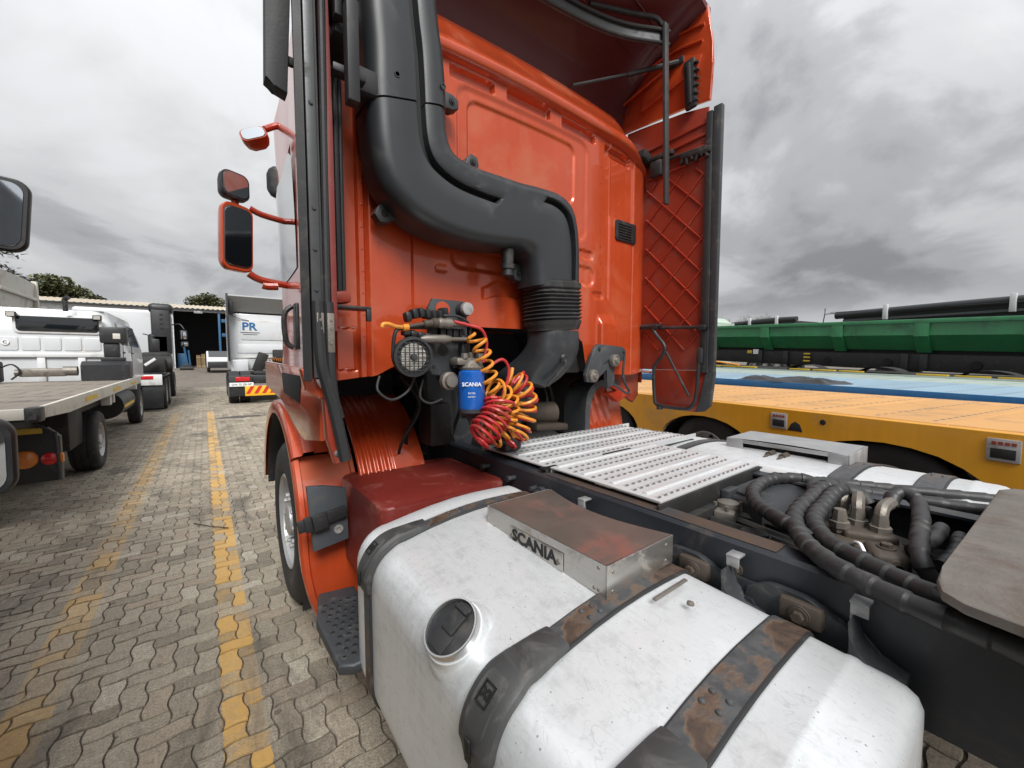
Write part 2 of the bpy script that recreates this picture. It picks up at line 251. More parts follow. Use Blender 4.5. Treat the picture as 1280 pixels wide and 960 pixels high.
# ------------------------------------------------------------------ mesh helpers
class MB:
    def __init__(s): s.bm = bmesh.new()
    def box(s, x0, x1, y0, y1, z0, z1, bev=0.0, seg=2):
        return s.hull(Vector(((x0+x1)/2, (y0+y1)/2, (z0+z1)/2)), (abs(x1-x0), abs(y1-y0), abs(z1-z0)), None, bev, seg)
    def hull(s, c, size, rot=None, bev=0.0, seg=2):
        r = bmesh.ops.create_cube(s.bm, size=1.0); vs = r['verts']
        m = Matrix.Translation(Vector(c)) @ ((rot.to_matrix() if isinstance(rot, Euler) else rot).to_4x4() if rot else Matrix.Identity(4)) @ Matrix.Diagonal((*size, 1))
        bmesh.ops.transform(s.bm, matrix=m, verts=vs)
        if bev > 0:
            es = list({e for v in vs for e in v.link_edges})
            bmesh.ops.bevel(s.bm, geom=es, offset=min(bev, min(size)*.49), segments=seg, affect='EDGES', profile=.5)
        return s
    def ring_loft(s, rings, close=True, caps=True):
        vr = [[s.bm.verts.new(p) for p in r] for r in rings]
        n = len(vr[0])
        for a, b in zip(vr, vr[1:]):
            for i in range(n if close else n-1):
                j = (i+1) % n
                s.bm.faces.new((a[i], a[j], b[j], b[i]))
        if caps and close:
            s.bm.faces.new(vr[0][::-1]); s.bm.faces.new(vr[-1])
        return s
    def tube(s, pts, r, seg=10, caps=True, smooth=0):
        pts = [Vector(p) for p in pts]
        if smooth: pts = catmull(pts, smooth)
        n = len(pts); rad = r if isinstance(r, (list, tuple)) else [r]*n
        t0 = (pts[1]-pts[0]).normalized(); up = Vector((0, 0, 1)) if abs(t0.z) < .9 else Vector((1, 0, 0))
        nv = t0.cross(up).normalized(); rings = []
        for i, p in enumerate(pts):
            t = (pts[min(i+1, n-1)]-pts[max(i-1, 0)]).normalized()
            nv = (nv - t*nv.dot(t)).normalized(); bv = t.cross(nv)
            rings.append([p + (nv*math.cos(2*PI*k/seg)+bv*math.sin(2*PI*k/seg))*rad[i] for k in range(seg)])
        return s.ring_loft(rings, True, caps)
    def cyl(s, p0, p1, r, seg=16, r2=None): return s.tube([p0, p1], [r, r if r2 is None else r2], seg)
    def lathe(s, prof, c, axis=(0, 0, 1), seg=24, closed=False, caps=True):
        ax = Vector(axis).normalized(); up = Vector((0, 0, 1)) if abs(ax.z) < .9 else Vector((1, 0, 0))
        u = ax.cross(up).normalized(); v = ax.cross(u); c = Vector(c)
        rings = [[c + ax*h + (u*math.cos(2*PI*k/seg)+v*math.sin(2*PI*k/seg))*max(r, 1e-4) for k in range(seg)] for (h, r) in prof]
        if closed: rings.append(rings[0]); return s.ring_loft(rings, True, False)
        return s.ring_loft(rings, True, caps)
    def prism(s, poly, axis, a, b, bev=0.0, seg=2):
        def P(q, t):
            if axis == 'x': return (t, q[0], q[1])
            if axis == 'y': return (q[0], t, q[1])
            return (q[0], q[1], t)
        va = [s.bm.verts.new(P(q, a)) for q in poly]; vb = [s.bm.verts.new(P(q, b)) for q in poly]
        n = len(poly); fs = [s.bm.faces.new(va[::-1]), s.bm.faces.new(vb)]
        for i in range(n): fs.append(s.bm.faces.new((va[i], va[(i+1) % n], vb[(i+1) % n], vb[i])))
        if bev:
            es = list({e for f in fs[:2] for e in f.edges})
            bmesh.ops.bevel(s.bm, geom=es, offset=bev, segments=seg, affect='EDGES', profile=.5)
        return s
    def grid(s, fn, nu, nv):
        vs = [[s.bm.verts.new(fn(i/nu, j/nv)) for j in range(nv+1)] for i in range(nu+1)]
        for i in range(nu):
            for j in range(nv): s.bm.faces.new((vs[i][j], vs[i+1][j], vs[i+1][j+1], vs[i][j+1]))
        return s
    def face(s, pts): s.bm.faces.new([s.bm.verts.new(p) for p in pts]); return s
    def bolt(s, c, axis, r, h=.012, washer=True):
        a = Vector(axis).normalized(); c = Vector(c)
        if washer: s.cyl(c, c+a*h*.3, r*1.5, 14)
        return s.cyl(c+a*h*.28, c+a*h, r, 6)
    def mesh(s, name, org=(0, 0, 0), ang=32):
        me = bpy.data.meshes.new(name)
        bmesh.ops.recalc_face_normals(s.bm, faces=s.bm.faces[:])
        bmesh.ops.translate(s.bm, vec=-Vector(org), verts=s.bm.verts[:])
        for f in s.bm.faces: f.smooth = True
        s.bm.to_mesh(me); s.bm.free(); me.set_sharp_from_angle(angle=R(ang)); return me
def catmull(pts, k):
    o = []; n = len(pts)
    for i in range(n-1):
        p0, p1, p2, p3 = pts[max(i-1, 0)], pts[i], pts[i+1], pts[min(i+2, n-1)]
        for j in range(k):
            t = j/k
            o.append(.5*((2*p1)+(p2-p0)*t+(2*p0-5*p1+4*p2-p3)*t*t+(3*p1-p0-3*p2+p3)*t*t*t))
    o.append(pts[-1]); return o
def rrect(w, h, r, n=5):
    """rounded rectangle outline, counter-clockwise, centred"""
    o = []
    for cx, cy, a in ((w/2-r, h/2-r, 0), (-w/2+r, h/2-r, 90), (-w/2+r, -h/2+r, 180), (w/2-r, -h/2+r, 270)):
        for k in range(n+1):
            t = R(a+90*k/n); o.append((cx+r*math.cos(t), cy+r*math.sin(t)))
    return o
def off(poly, c): return [(p[0]+c[0], p[1]+c[1]) for p in poly]
WO = {}     # object -> the point that its mesh coordinates are authored around
GROUPS = {'tractor_unit': 'truck tractors parked in the yard', 'lowbed_trailer': 'lowbed trailers parked side by side', 'side_tipper_trailer': 'side tipper trailers with rolled covers', 'wooden_pallet': 'wooden pallets in the shed'}
def thing(name, label, cat, loc=(0, 0, 0), rot=(0, 0, 0), group=None, local=False):
    group = group or GROUPS.get(name)
    o = bpy.data.objects.new(name, None); C.objects.link(o); o.location = loc; o.rotation_euler = rot
    o.empty_display_size = .2; o['label'] = label; o['category'] = cat
    if group: o['group'] = group
    WO[o.name] = Vector((0, 0, 0)) if local else Vector(loc); return o
def part(name, mb, m, parent=None, label=None, kind=None, ang=32, mesh=None, at=None):
    if mesh is None:
        mb.bm.verts.ensure_lookup_table(); vs = mb.bm.verts
        lo = Vector((min(v.co[i] for v in vs) for i in range(3))); hi = Vector((max(v.co[i] for v in vs) for i in range(3)))
        c = (lo+hi)/2; me = mb.mesh(name, c, ang); me.materials.append(M[m])
    else: me = mesh; c = Vector(at)
    o = bpy.data.objects.new(name, me); C.objects.link(o); WO[o.name] = c
    if parent is not None: o.parent = parent; o.location = c - WO[parent.name]
    else: o.location = c
    if label: o['label'] = label
    if kind: o['kind'] = kind
    return o
def tag(o, label, cat, group=None):
    o['label'] = label; o['category'] = cat
    if group: o['group'] = group
    return o
def lettering(body, size, m, parent, at, right, up, depth=.002, bold=0.0, shear=0.0, align='CENTER', name='lettering', sx=1.0):
    cu = bpy.data.curves.new('lettering', 'FONT'); cu.body = body; cu.size = size; cu.extrude = depth; cu.offset = bold; cu.shear = shear
    cu.align_x = align; cu.align_y = 'CENTER'; cu.resolution_u = 3
    tmp = bpy.data.objects.new('tmp', cu); C.objects.link(tmp)
    dg = bpy.context.evaluated_depsgraph_get(); me = bpy.data.meshes.new_from_object(tmp.evaluated_get(dg))
    bpy.data.objects.remove(tmp); bpy.data.curves.remove(cu)
    r = Vector(right).normalized(); u = Vector(up).normalized(); n = r.cross(u)
    m4 = Matrix((( r.x, u.x, n.x, 0), (r.y, u.y, n.y, 0), (r.z, u.z, n.z, 0), (0, 0, 0, 1))) @ Matrix.Diagonal((sx, 1, 1, 1))
    me.transform(m4); me.materials.clear(); me.materials.append(M[m])
    return part(name, None, m, parent, mesh=me, at=at)
WH = {}
def wheel(parent, c, side, r=.5, w=.28, rim='rim_steel', detail=True):
    """tyre and rim around the x axis; side = +1 when the outer face looks to +x"""
    key = (r, w, side, rim)
    if key not in WH:
        t = MB(); h = w/2
        prof = [(-h*.82, r*.57), (-h*.97, r*.66), (-h, r*.80), (-h*.95, r*.92), (-h*.80, r*.985)]
        for k in range(4):
            a = -h*.80 + k*h*.45
            prof += [(a+h*.05, r), (a+h*.20, r), (a+h*.205, r*.972), (a+h*.245, r*.972), (a+h*.25, r), (a+h*.38, r)] if k < 3 else []
        prof += [(h*.6, r), (h*.80, r*.985), (h*.95, r*.92), (h, r*.80), (h*.97, r*.66), (h*.82, r*.57)]
        t.lathe(prof, (0, 0, 0), (1, 0, 0), 36, closed=True)
        tm = t.mesh('tyre', ang=40); tm.materials.append(M['tyre_rubber'])
        q = MB(); s = side
        q.lathe([(s*h*.86, r*.60), (s*h*.92, r*.585), (s*h*.80, r*.55), (s*h*.35, r*.52), (s*h*.25, r*.45), (s*h*.42, r*.36), (s*h*.55, r*.27), (s*h*.55, r*.20), (s*h*.85, r*.19), (s*h*.90, r*.15), (s*h*.92, r*.05), (s*h*.92, r*.004)], (0, 0, 0), (1, 0, 0), 30, caps=False)
        q.cyl((-s*h*.7, 0, 0), (s*h*.3, 0, 0), r*.555, 30)
        if detail:
            for k in range(10):
                a = 2*PI*k/10; p = (0, math.cos(a)*r*.315, math.sin(a)*r*.315)
                q.cyl((s*h*.40, p[1], p[2]), (s*h*.86, p[1], p[2]), r*.040, 8, r*.030)
        hm_ = MB()
        for k in range(10):
            a = 2*PI*(k+.5)/10; hm_.cyl((s*h*.20, math.cos(a)*r*.445, math.sin(a)*r*.445), (s*h*.335, math.cos(a)*r*.43, math.sin(a)*r*.43), r*.052, 10)
        hm = hm_.mesh('rim_holes'); hm.materials.append(M['void_black'])
        qm = q.mesh('rim', ang=30); qm.materials.append(M[rim]); WH[key] = (tm, qm, hm)
    tm, qm, hm = WH[key]
    o = part('wheel', None, None, parent, mesh=tm, at=c)
    part('rim', None, None, o, mesh=qm, at=c)
    if detail: part('rim_holes', None, None, o, mesh=hm, at=c, kind='stuff')
    return o
def smooth(a, b, x):
    t = max(0., min(1., (x-a)/(b-a))); return t*t*(3-2*t)
def g(x, y):
    """height of the yard: level near the camera, rising gently at the back and to the right"""
    yy = min(y, 70.); k = smooth(5.4, 11., x)
    return (1-k)*.026*max(0., yy-17.) + k*.036*max(-12., yy)
# ------------------------------------------------------------------ ground and paving
def axis_steps(lo, hi, near, far):
    o = [lo]
    while o[-1] < hi: o.append(o[-1] + (near if abs(o[-1]) < 30 else far))
    return o
def ground_sheet():
    xs = axis_steps(-160, 200, 2.5, 12); ys = axis_steps(-60, 320, 2.5, 12); m = MB()
    vs = [[m.bm.verts.new((x, y, g(x, y)-.020)) for y in ys] for x in xs]
    for i in range(len(xs)-1):
        for j in range(len(ys)-1): m.bm.faces.new((vs[i][j], vs[i+1][j], vs[i+1][j+1], vs[i][j+1]))
    return m
gr = part('ground', ground_sheet(), 'far_paving', kind='structure')
PAVE_Y = 25.0
m = MB(); m.grid(lambda u, v: (-9+13*u, -3+(PAVE_Y+3)*v, g(-9+13*u, -3+(PAVE_Y+3)*v)-.011), 4, 28)
pavement = part('pavement', m, 'joint_sand', kind='structure')
U = .093; AMP = .0098; JG = .0027
def warp(x, y): return x + AMP*math.sin(PI*y/U), y + AMP*.8*math.sin(PI*x/U)
def paver_pts(a, b, w, h):
    x0, x1, y0, y1 = a*U+JG, (a+w)*U-JG, b*U+JG*2.3, (b+h)*U-JG*2.3; n = 3; o = []
    for k in range(w*n): o.append((x0+(x1-x0)*k/(w*n), y0))
    for k in range(h*n): o.append((x1, y0+(y1-y0)*k/(h*n)))
    for k in range(w*n): o.append((x1-(x1-x0)*k/(w*n), y1))
    for k in range(h*n): o.append((x0, y1-(y1-y0)*k/(h*n)))
    return [warp(*p) for p in o]
def add_paver(bm, pts, dz, tx, ty):
    cx = sum(p[0] for p in pts)/len(pts); cy = sum(p[1] for p in pts)/len(pts)
    zf = lambda x, y: dz + tx*(x-cx) + ty*(y-cy)
    A = [bm.verts.new((x, y, zf(x, y)-.028)) for x, y in pts]
    B = [bm.verts.new((x, y, zf(x, y)-.0040)) for x, y in pts]
    Cc = [bm.verts.new((cx+(x-cx)*.962, cy+(y-cy)*.962, zf(x, y))) for x, y in pts]
    n = len(pts)
    for i in range(n):
        j = (i+1) % n; bm.faces.new((A[i], A[j], B[j], B[i])); bm.faces.new((B[i], B[j], Cc[j], Cc[i]))
    bm.faces.new(Cc)
def to_px(x, y, z):
    fw = (math.sin(YAW)*math.cos(PITCH), math.cos(YAW)*math.cos(PITCH), -math.sin(PITCH)); r = (math.cos(YAW), -math.sin(YAW), 0)
    d = (x, y, z-CAM_H); q = sum(p*k for p, k in zip(d, fw))
    if q < .15: return None
    u = (Vector(r).cross(Vector(fw)))
    return 640+F_PX*sum(p*k for p, k in zip(d, r))/q, 480-F_PX*u.dot(Vector(d))/q
near, rest = [], []
for a in range(-80, 38):
    for b in range(-20, int(PAVE_Y/U)):
        k = (a+b) % 4
        if k == 0: wh = (2, 1)
        elif k == 2: wh = (1, 2)
        else: continue
        x, y = (a+wh[0]/2)*U, (b+wh[1]/2)*U
        if x > 3.3 or y > PAVE_Y-.3 or (x > 1.0 and 1.6 < y < 6): continue
        p = to_px(x, y, g(x, y))
        if not (x*x+y*y < 10.5 and y > -1.6 and x > -2.8) and (p is None or not (-160 < p[0] < 1440 and p[1] < 1200)): continue
        if p is not None and 0 <= p[0] <= 560 and p[1] < 965 and x < .42+.03*y: near.append((x*x+y*y, a, b, wh))
        else: rest.append((a, b, wh))
near.sort(); rest += [t[1:] for t in near[300:]]; near = near[:300]
PM = {}
for _, a, b, wh in near:
    key = (wh, a % 2, b % 2); cx, cy = (a+wh[0]/2)*U, (b+wh[1]/2)*U
    if key not in PM:
        bm = bmesh.new(); add_paver(bm, [(x-cx, y-cy) for x, y in paver_pts(a, b, *wh)], 0, 0, 0)
        bmesh.ops.recalc_face_normals(bm, faces=bm.faces[:]); me = bpy.data.meshes.new('paver'); bm.to_mesh(me); bm.free()
        me.materials.append(M['paver_concrete']); PM[key] = me
    o = bpy.data.objects.new('paver', PM[key]); C.objects.link(o); o.parent = pavement
    o.location = Vector((cx, cy, g(cx, cy)+random.uniform(-.0022, .0018))) - WO['pavement']
    o.rotation_euler = (random.gauss(0, .007), random.gauss(0, .007), random.gauss(0, .006))
m = MB()
for a, b, wh in rest:
    p = paver_pts(a, b, *wh); add_paver(m.bm, p, g(*p[0])+random.uniform(-.0022, .0018), random.gauss(0, .008), random.gauss(0, .008)+(.026 if p[0][1] > 17 else 0))
part('pavers', m, 'paver_concrete', pavement, kind='stuff')

# ------------------------------------------------------------------ the orange tractor unit
TR = thing('tractor_unit', 'orange truck tractor with black air intake duct and white fuel tanks, nearest the camera', 'truck', (1.68, 2.0, 0))
def cap(x0, x1, z0, z1, r):           # signed distance to a rounded rectangle
    cx, cz, hx, hz = (x0+x1)/2, (z0+z1)/2, (x1-x0)/2-r, (z1-z0)/2-r
    return lambda x, z: math.hypot(max(abs(x-cx)-hx, 0), max(abs(z-cz)-hz, 0)) + min(max(abs(x-cx)-hx, abs(z-cz)-hz), 0) - r
def ztop(x): return 3.168 - .045*((x-1.66)/1.0)**2 - .10*smooth(2.45, 2.86, x) - .06*smooth(.8, .45, x)
BOT = [(.44, 1.50), (.62, 1.515), (.76, 1.565), (.95, 1.62), (1.04, 1.72), (1.16, 1.775), (2.0, 1.78), (2.06, 1.72), (2.12, 1.53), (2.2, 1.49), (2.6, 1.475), (2.86, 1.50)]
def zbot(x):
    for (a, p), (b, q) in zip(BOT, BOT[1:]):
        if x <= b: return p + (q-p)*smooth(0, 1, (x-a)/(b-a)) if x > a else p
    return BOT[-1][1]
W_ = [(cap(1.10, 2.10, 2.40, 3.045, .07), .012, .018), (cap(1.17, 1.99, 2.62, 2.995, .06), .014, .012),
      (cap(1.06, 1.46, 2.085, 2.20, .055), .012, .014), (cap(.965, 1.03, 2.05, 2.085, .012), .008, .008),
      (cap(2.03, 2.17, 2.28, 2.335, .02), .014, .012), (cap(2.0, 2.18, 2.10, 2.225, .05), .014, .012), (cap(2.17, 2.28, 2.02, 2.065, .02), .010, .010),
      (cap(2.345, 2.60, 2.62, 3.07, .03), .010, .014)]
SL = [cap(.72, .985, 3.055, 3.115, .012), cap(1.06, 1.335, 3.07, 3.125, .012), cap(1.43, 1.755, 3.075, 3.135, .012), cap(1.86, 2.17, 3.07, 3.13, .012), cap(2.28, 2.57, 3.05, 3.105, .012)]
def relief(x, z):
    zc = z + .045*((x-1.66))**2*smooth(2.2, 2.9, z); h = 0.
    for f, d, s in W_: h += d*smooth(s, -s, f(x, zc))
    for f in SL: h += .030*smooth(.006, -.006, f(x, zc))
    tz = z - (1.93+.028*smooth(1.25, 1.36, x))            # the long tapering pressing
    if 1.24 < x < 1.66: h += .012*smooth(0, .012, tz+.005)*smooth(.075+.03*smooth(1.25, 1.45, x), .06+.03*smooth(1.25, 1.45, x), tz)*smooth(1.24, 1.27, x)
    for xs, wd, dp in ((.572, .007, .016), (.615, .010, .022)): h += dp*smooth(wd, wd*.4, abs(x-xs))
    if z < 2.62: h += .010*smooth(.006, .002, abs(x-.835))
    h += .010*smooth(.007, .002, abs(x-2.335))*smooth(2.0, 2.06, z)
    h += .008*smooth(.006, .002, abs(x-2.62))
    if .44 < x < .56:                                      # stowage flap pressed into the corner
        d = cap(.47, .555, 1.545, 1.735, .006)(x, z); h += .010*smooth(.006, .001, abs(d))
    h += .06*smooth(2.64, 2.88, x)**2 + .05*smooth(.48, .43, x)
    if 2.2 < x < 2.44: h -= .035*smooth(2.215, 2.24, x)*smooth(2.425, 2.40, x)*smooth(1.93, 1.84, z+.1*abs(x-2.32))*smooth(1.50, 1.56, z)
    h += .0016*math.sin(x*5.1+1)*math.sin(z*4.3)           # slight waviness of the sheet
    return h
def wallpt(u, v):
    x = .44 + 2.42*u; a, b = zbot(x), ztop(x); z = a + (b-a)*v
    return (x, 1.90 + relief(x, z) + .03*smooth(.03, 0, v)*0, z)
m = MB(); m.grid(wallpt, 330, 250)
wall = part('cab_wall', m, 'orange_paint', TR, ang=50)
m = MB()
for k in range(15): m.lathe([(0, .0045), (.002, .0038), (.003, .001)], (.594, 1.8995, 1.60+.10*k), (0, -1, 0), 8)
for k in range(9): m.lathe([(0, .004), (.002, .0034), (.003, .001)], (2.245, 1.899, 2.05+.11*k), (0, -1, 0), 8)
part('wall_rivets', m, 'deep_orange_paint', wall, kind='stuff')
# returns behind the lower edge so that the sheet has depth
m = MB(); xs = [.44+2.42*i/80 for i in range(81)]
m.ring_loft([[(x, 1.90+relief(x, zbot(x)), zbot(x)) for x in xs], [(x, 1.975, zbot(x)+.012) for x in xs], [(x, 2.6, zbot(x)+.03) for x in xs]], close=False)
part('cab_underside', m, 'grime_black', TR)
# roof edge: lip, band and roof skin
def roofring(x):
    z = ztop(x); k = smooth(2.5, 2.86, x)+smooth(.8, .44, x); dx = (.09 if x > 1.6 else -.05)*0
    prof = [(1.925, -.03), (1.885, -.022), (1.862, -.012), (1.850, .010), (1.856, .045), (1.885, .080), (1.905, .095), (1.955, .19), (1.995, .25), (2.06, .285), (2.4, .35), (3.1, .38), (3.7, .30), (4.0, .12)]
    return [(1.65+(x-1.65)*(1-.07*smooth(2.0, 3.5, y)-.30*smooth(3.3, 4.1, y)), y+.05*k, z+dz*(1-.35*k)) for y, dz in prof]
m = MB(); m.ring_loft([roofring(.44+2.42*i/60) for i in range(61)], close=False)
part('roof', m, 'orange_paint', TR, ang=40)
# cab shell: sides, floor, front
def side_x(y): return .425+.055*smooth(2.0, 3.5, y)+.5*smooth(3.45, 4.3, y)**2
m = MB()
m.grid(lambda u, v: (side_x(1.93+2.2*u)+.02*math.sin(PI*v), 1.93+2.2*u, 1.40+(3.36-1.40)*v), 24, 12)
sp = part('side_panel', m, 'orange_paint', TR)
m = MB(); m.grid(lambda u, v: (side_x(2.75+.9*u)+.02*math.sin(PI*(.45+.45*v))-.006, 2.75+.9*u, 2.15+.72*v), 10, 4)
part('side_window', m, 'dark_glass', TR)
m = MB(); m.tube([(.40, 2.53, 1.66), (.365, 2.53, 1.70), (.36, 2.53, 1.84), (.40, 2.53, 1.89)], .014, 8, smooth=4)
m.hull((.422, 2.55, 1.78), (.02, .09, .26), None, .008); part('door_handle', m, 'black_plastic', TR)
m = MB(); m.grid(lambda u, v: (2.87-.055*smooth(2.0, 3.5, 1.97+2.2*u)-.45*smooth(3.45, 4.3, 1.97+2.2*u)**2, 1.97+2.2*u, 1.40+1.96*v), 20, 8)
part('side_panel', m, 'orange_paint', TR)
m = MB(); m.grid(lambda u, v: (.80+1.66*u, 4.08+.12*math.sin(PI*u)-.2*v*v, .5+2.75*v), 12, 12); part('cab_front', m, 'orange_paint', TR)
m = MB(); m.grid(lambda u, v: (.90+1.46*u, 4.095+.12*math.sin(PI*(.05+.9*u))-.2*(.45+.42*v)**2, 1.74+1.15*v), 10, 6); part('windscreen', m, 'dark_glass', TR)
# corner panel between wall and left side (in shade behind the fairing)
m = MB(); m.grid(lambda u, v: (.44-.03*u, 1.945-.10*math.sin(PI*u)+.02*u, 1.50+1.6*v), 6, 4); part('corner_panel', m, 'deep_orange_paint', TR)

# roof air deflector
def defl(u, v):                       # u across, v from the cab roof back to the trailing edge
    x = .40 + 2.42*u; e = smooth(.86, 1.0, u)+smooth(.14, 0., u)
    y = 2.16 - .70*v - .05*math.sin(PI*u)*v*-1; z = 3.50 + .52*v**.42 + .06*math.sin(PI*u)*v - .10*e*e*(1-.2*v)
    return (x, y, z)
m = MB()
for dz in (0., .03): m.grid(lambda u, v: (defl(u, v)[0], defl(u, v)[1], defl(u, v)[2]+dz), 40, 12)
m.ring_loft([[(defl(i/40, 1)[0], defl(i/40, 1)[1]-.004, defl(i/40, 1)[2]+dz) for i in range(41)] for dz in (-.004, .034)], close=False)
df = part('roof_deflector', m, 'deflector_inner_shaded', TR)
for ofs, zz in ((.35, .0), (.62, .0)):
    mm = MB(); mm.tube([(lambda q: (q[0], q[1], q[2]-.006))(defl(.05+.85*i/30, ofs+.12*math.sin(PI*i/30))) for i in range(31)], .007, 6); part('stiffening_rib', mm, 'deflector_inner_shaded', df)
# deflector side panel, right: outline in the y-z plane
sp_out = [(2.26, 3.88), (2.0, 3.97), (1.60, 4.045), (1.50, 4.03), (1.452, 3.97), (1.415, 3.72), (1.405, 3.58), (1.42, 3.50), (1.418, 3.345), (1.60, 3.375), (1.97, 3.408), (2.2, 3.42), (2.35, 3.50), (2.35, 3.7)]
m = MB(); m.prism(sp_out, 'x', 2.775, 2.80, .006); ds = part('deflector_side', m, 'orange_paint', TR)
m = MB(); m.prism([(1.95, 3.50), (1.50, 3.58), (1.47, 3.66), (1.60, 3.72), (1.93, 3.62)], 'x', 2.752, 2.776, .010); part('raised_panel', m, 'orange_paint', ds)
for k in range(3):
    m = MB(); m.tube([(2.772, 1.47+.01*k, 3.86-.10*k), (2.76, 1.75, 3.90-.10*k), (2.74, 2.1, 3.82-.1*k)], .010, 6, smooth=4); part('stiffening_rib', m, 'orange_paint', ds)
m = MB(); m.prism([(y, z) for y, z in sp_out], 'x', .36, .385, .006); part('deflector_side', m, 'orange_paint', TR)
# rubber trimmed frame under the deflector, its struts and rod
arc = [Vector(p) for p in ((.80, 1.80, 3.77), (1.1, 1.90, 3.78), (1.45, 1.94, 3.78), (1.75, 1.92, 3.78), (2.09, 1.87, 3.78), (2.33, 1.80, 3.78), (2.53, 1.70, 3.78), (2.61, 1.66, 3.775))]
arc = catmull(arc, 6); m = MB()
for i in range(1): m.ring_loft([[(p.x-.02, p.y-.02, p.z-.05), (p.x-.02, p.y-.035, p.z-.045), (p.x-.02, p.y-.035, p.z+.03), (p.x-.02, p.y-.02, p.z+.035)] for p in arc])
fr = part('deflector_frame', m, 'strip_metal', TR)
m = MB(); m.tube([(p.x-.02, p.y-.045, p.z+.034) for p in arc], .012, 8); m.tube([(p.x-.02, p.y-.045, p.z-.048) for p in arc], .010, 8); part('rubber_edge', m, 'black_rubber', fr)
m = MB(); m.tube([(2.05, 1.85, 3.87), (2.35, 1.74, 3.89), (2.50, 1.66, 3.88), (2.56, 1.63, 3.80)], .016, 8, smooth=6); part('brace_tube', m, 'black_rubber', fr)
m = MB(); m.hull((2.575, 1.62, 3.26), (.046, .022, 1.17), Euler((0, R(-2.9), 0)), .003); part('strut', m, 'strip_metal', TR)
m = MB(); m.hull((.448, 1.5, 2.86), (.040, .05, .74), None, .004); m.hull((.448, 1.50, 2.84), (.046, .056, .02)); part('strut', m, 'black_plastic', TR)
m = MB(); m.hull((.42, 1.56, 3.05), (.025, .04, .5), None, .004); m.hull((.47, 1.62, 2.66), (.12, .05, .03), None, .006); m.hull((.455, 1.68, 2.79), (.08, .2, .04), None, .01); m.hull((.45, 1.68, 2.95), (.12, .2, .05), None, .01); part('hinge', m, 'black_plastic', TR)
m = MB(); m.cyl((2.06, 2.0, 3.45), (2.50, 1.83, 3.62), .011, 8); m.cyl((2.45, 1.85, 3.60), (2.755, 1.64, 3.70), .017, 8); m.hull((2.755, 1.66, 3.70), (.03, .12, .05), None, .008); part('gas_rod', m, 'black_plastic', TR)
m = MB(); m.hull((2.755, 1.55, 3.50), (.035, .085, .34), Euler((R(-4), 0, 0)), .016); 
for k in range(6): m.hull((2.75, 1.505, 3.62-.05*k), (.03, .03, .014), Euler((.3*(-1)**k, 0, 0)), .003)
m.hull((2.735, 1.55, 3.50), (.02, .03, .28), Euler((R(-4), 0, 0)), .008); part('grab_handle', m, 'black_rubber', TR)

# side fairing, right: inner skin with diagonal ribs, rubber blade, lower flap
m = MB(); up = [(2.09, 3.405), (1.97, 3.392), (1.60, 3.345), (1.43, 3.308), (1.40, 1.515), (1.93, 1.515), (2.09, 2.6)]
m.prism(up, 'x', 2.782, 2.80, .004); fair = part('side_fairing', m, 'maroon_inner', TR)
rb = MB()
def rib(y0, z0, y1, z1, r=.0050): rb.hull(((2.781), (y0+y1)/2, (z0+z1)/2), (.020, math.hypot(y1-y0, z1-z0), r*1.9), Euler((math.atan2(z1-z0, y1-y0), 0, 0)), .003)
def clip(y0, z0, sl):                # diagonal through (y0,z0), kept inside the panel
    a, b = 1.425, 1.895; pa, pb = (a, z0+sl*(a-y0)), (b, z0+sl*(b-y0))
    lo, hi = 1.66, 2.93; out = []
    for q in (pa, pb):
        z = max(lo, min(hi, q[1])); out.append((y0+(z-z0)/sl, z))
    if abs(out[0][1]-out[1][1]) > .05: rib(*out[0], *out[1])
for k in range(-2, 9): clip(1.66, 1.55+.22*k, 1.05); clip(1.66, 1.55+.22*k, -1.05)
part('diagonal_ribs', rb, 'deep_orange_paint', fair)
for k in range(4):
    m = MB(); m.hull((2.778, 1.66, 3.20-.075*k), (.016, .46, .022), Euler((R(-2), 0, 0)), .006); part('stiffening_rib', m, 'maroon_inner', fair)
m = MB(); m.prism([(1.412, 3.262), (1.395, 3.262), (1.375, 1.50), (1.405, 1.50)], 'x', 2.765, 2.80, .003); m.box(2.772, 2.812, 1.335, 1.392, 1.50, 3.285, .006); part('rubber_blade', m, 'bracket_grey', fair)
m = MB(); m.box(2.760, 2.772, 1.392, 1.432, 1.50, 3.262, .003); part('blade_clamp', m, 'black_rubber', fair)
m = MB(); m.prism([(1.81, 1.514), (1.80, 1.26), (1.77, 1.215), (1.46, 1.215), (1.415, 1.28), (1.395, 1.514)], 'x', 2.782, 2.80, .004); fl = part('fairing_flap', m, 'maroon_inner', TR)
m = MB(); m.prism([(1.392, 1.503), (1.332, 1.503), (1.355, 1.27), (1.40, 1.225), (1.46, 1.215), (1.43, 1.27)], 'x', 2.772, 2.81, .004); part('rubber_blade', m, 'bracket_grey', fl)
m = MB(); m.cyl((2.75, 1.93, 1.84), (2.75, 1.37, 1.815), .012, 8); m.cyl((2.75, 1.90, 1.85), (2.75, 1.72, 1.845), .017, 8); m.hull((2.745, 1.42, 1.815), (.03, .07, .035), None, .008)
m.hull((2.745, 1.78, 1.84), (.04, .06, .04), None, .01); part('fairing_stay', m, 'black_plastic', TR)
lp = [(2.742, 1.80, 1.84), (2.735, 1.76, 1.78), (2.73, 1.69, 1.70), (2.73, 1.69, 1.64), (2.735, 1.755, 1.56), (2.74, 1.775, 1.50), (2.742, 1.765, 1.30), (2.742, 1.73, 1.245), (2.742, 1.52, 1.235), (2.742, 1.46, 1.27), (2.742, 1.435, 1.36), (2.742, 1.425, 1.56), (2.742, 1.415, 1.66)]
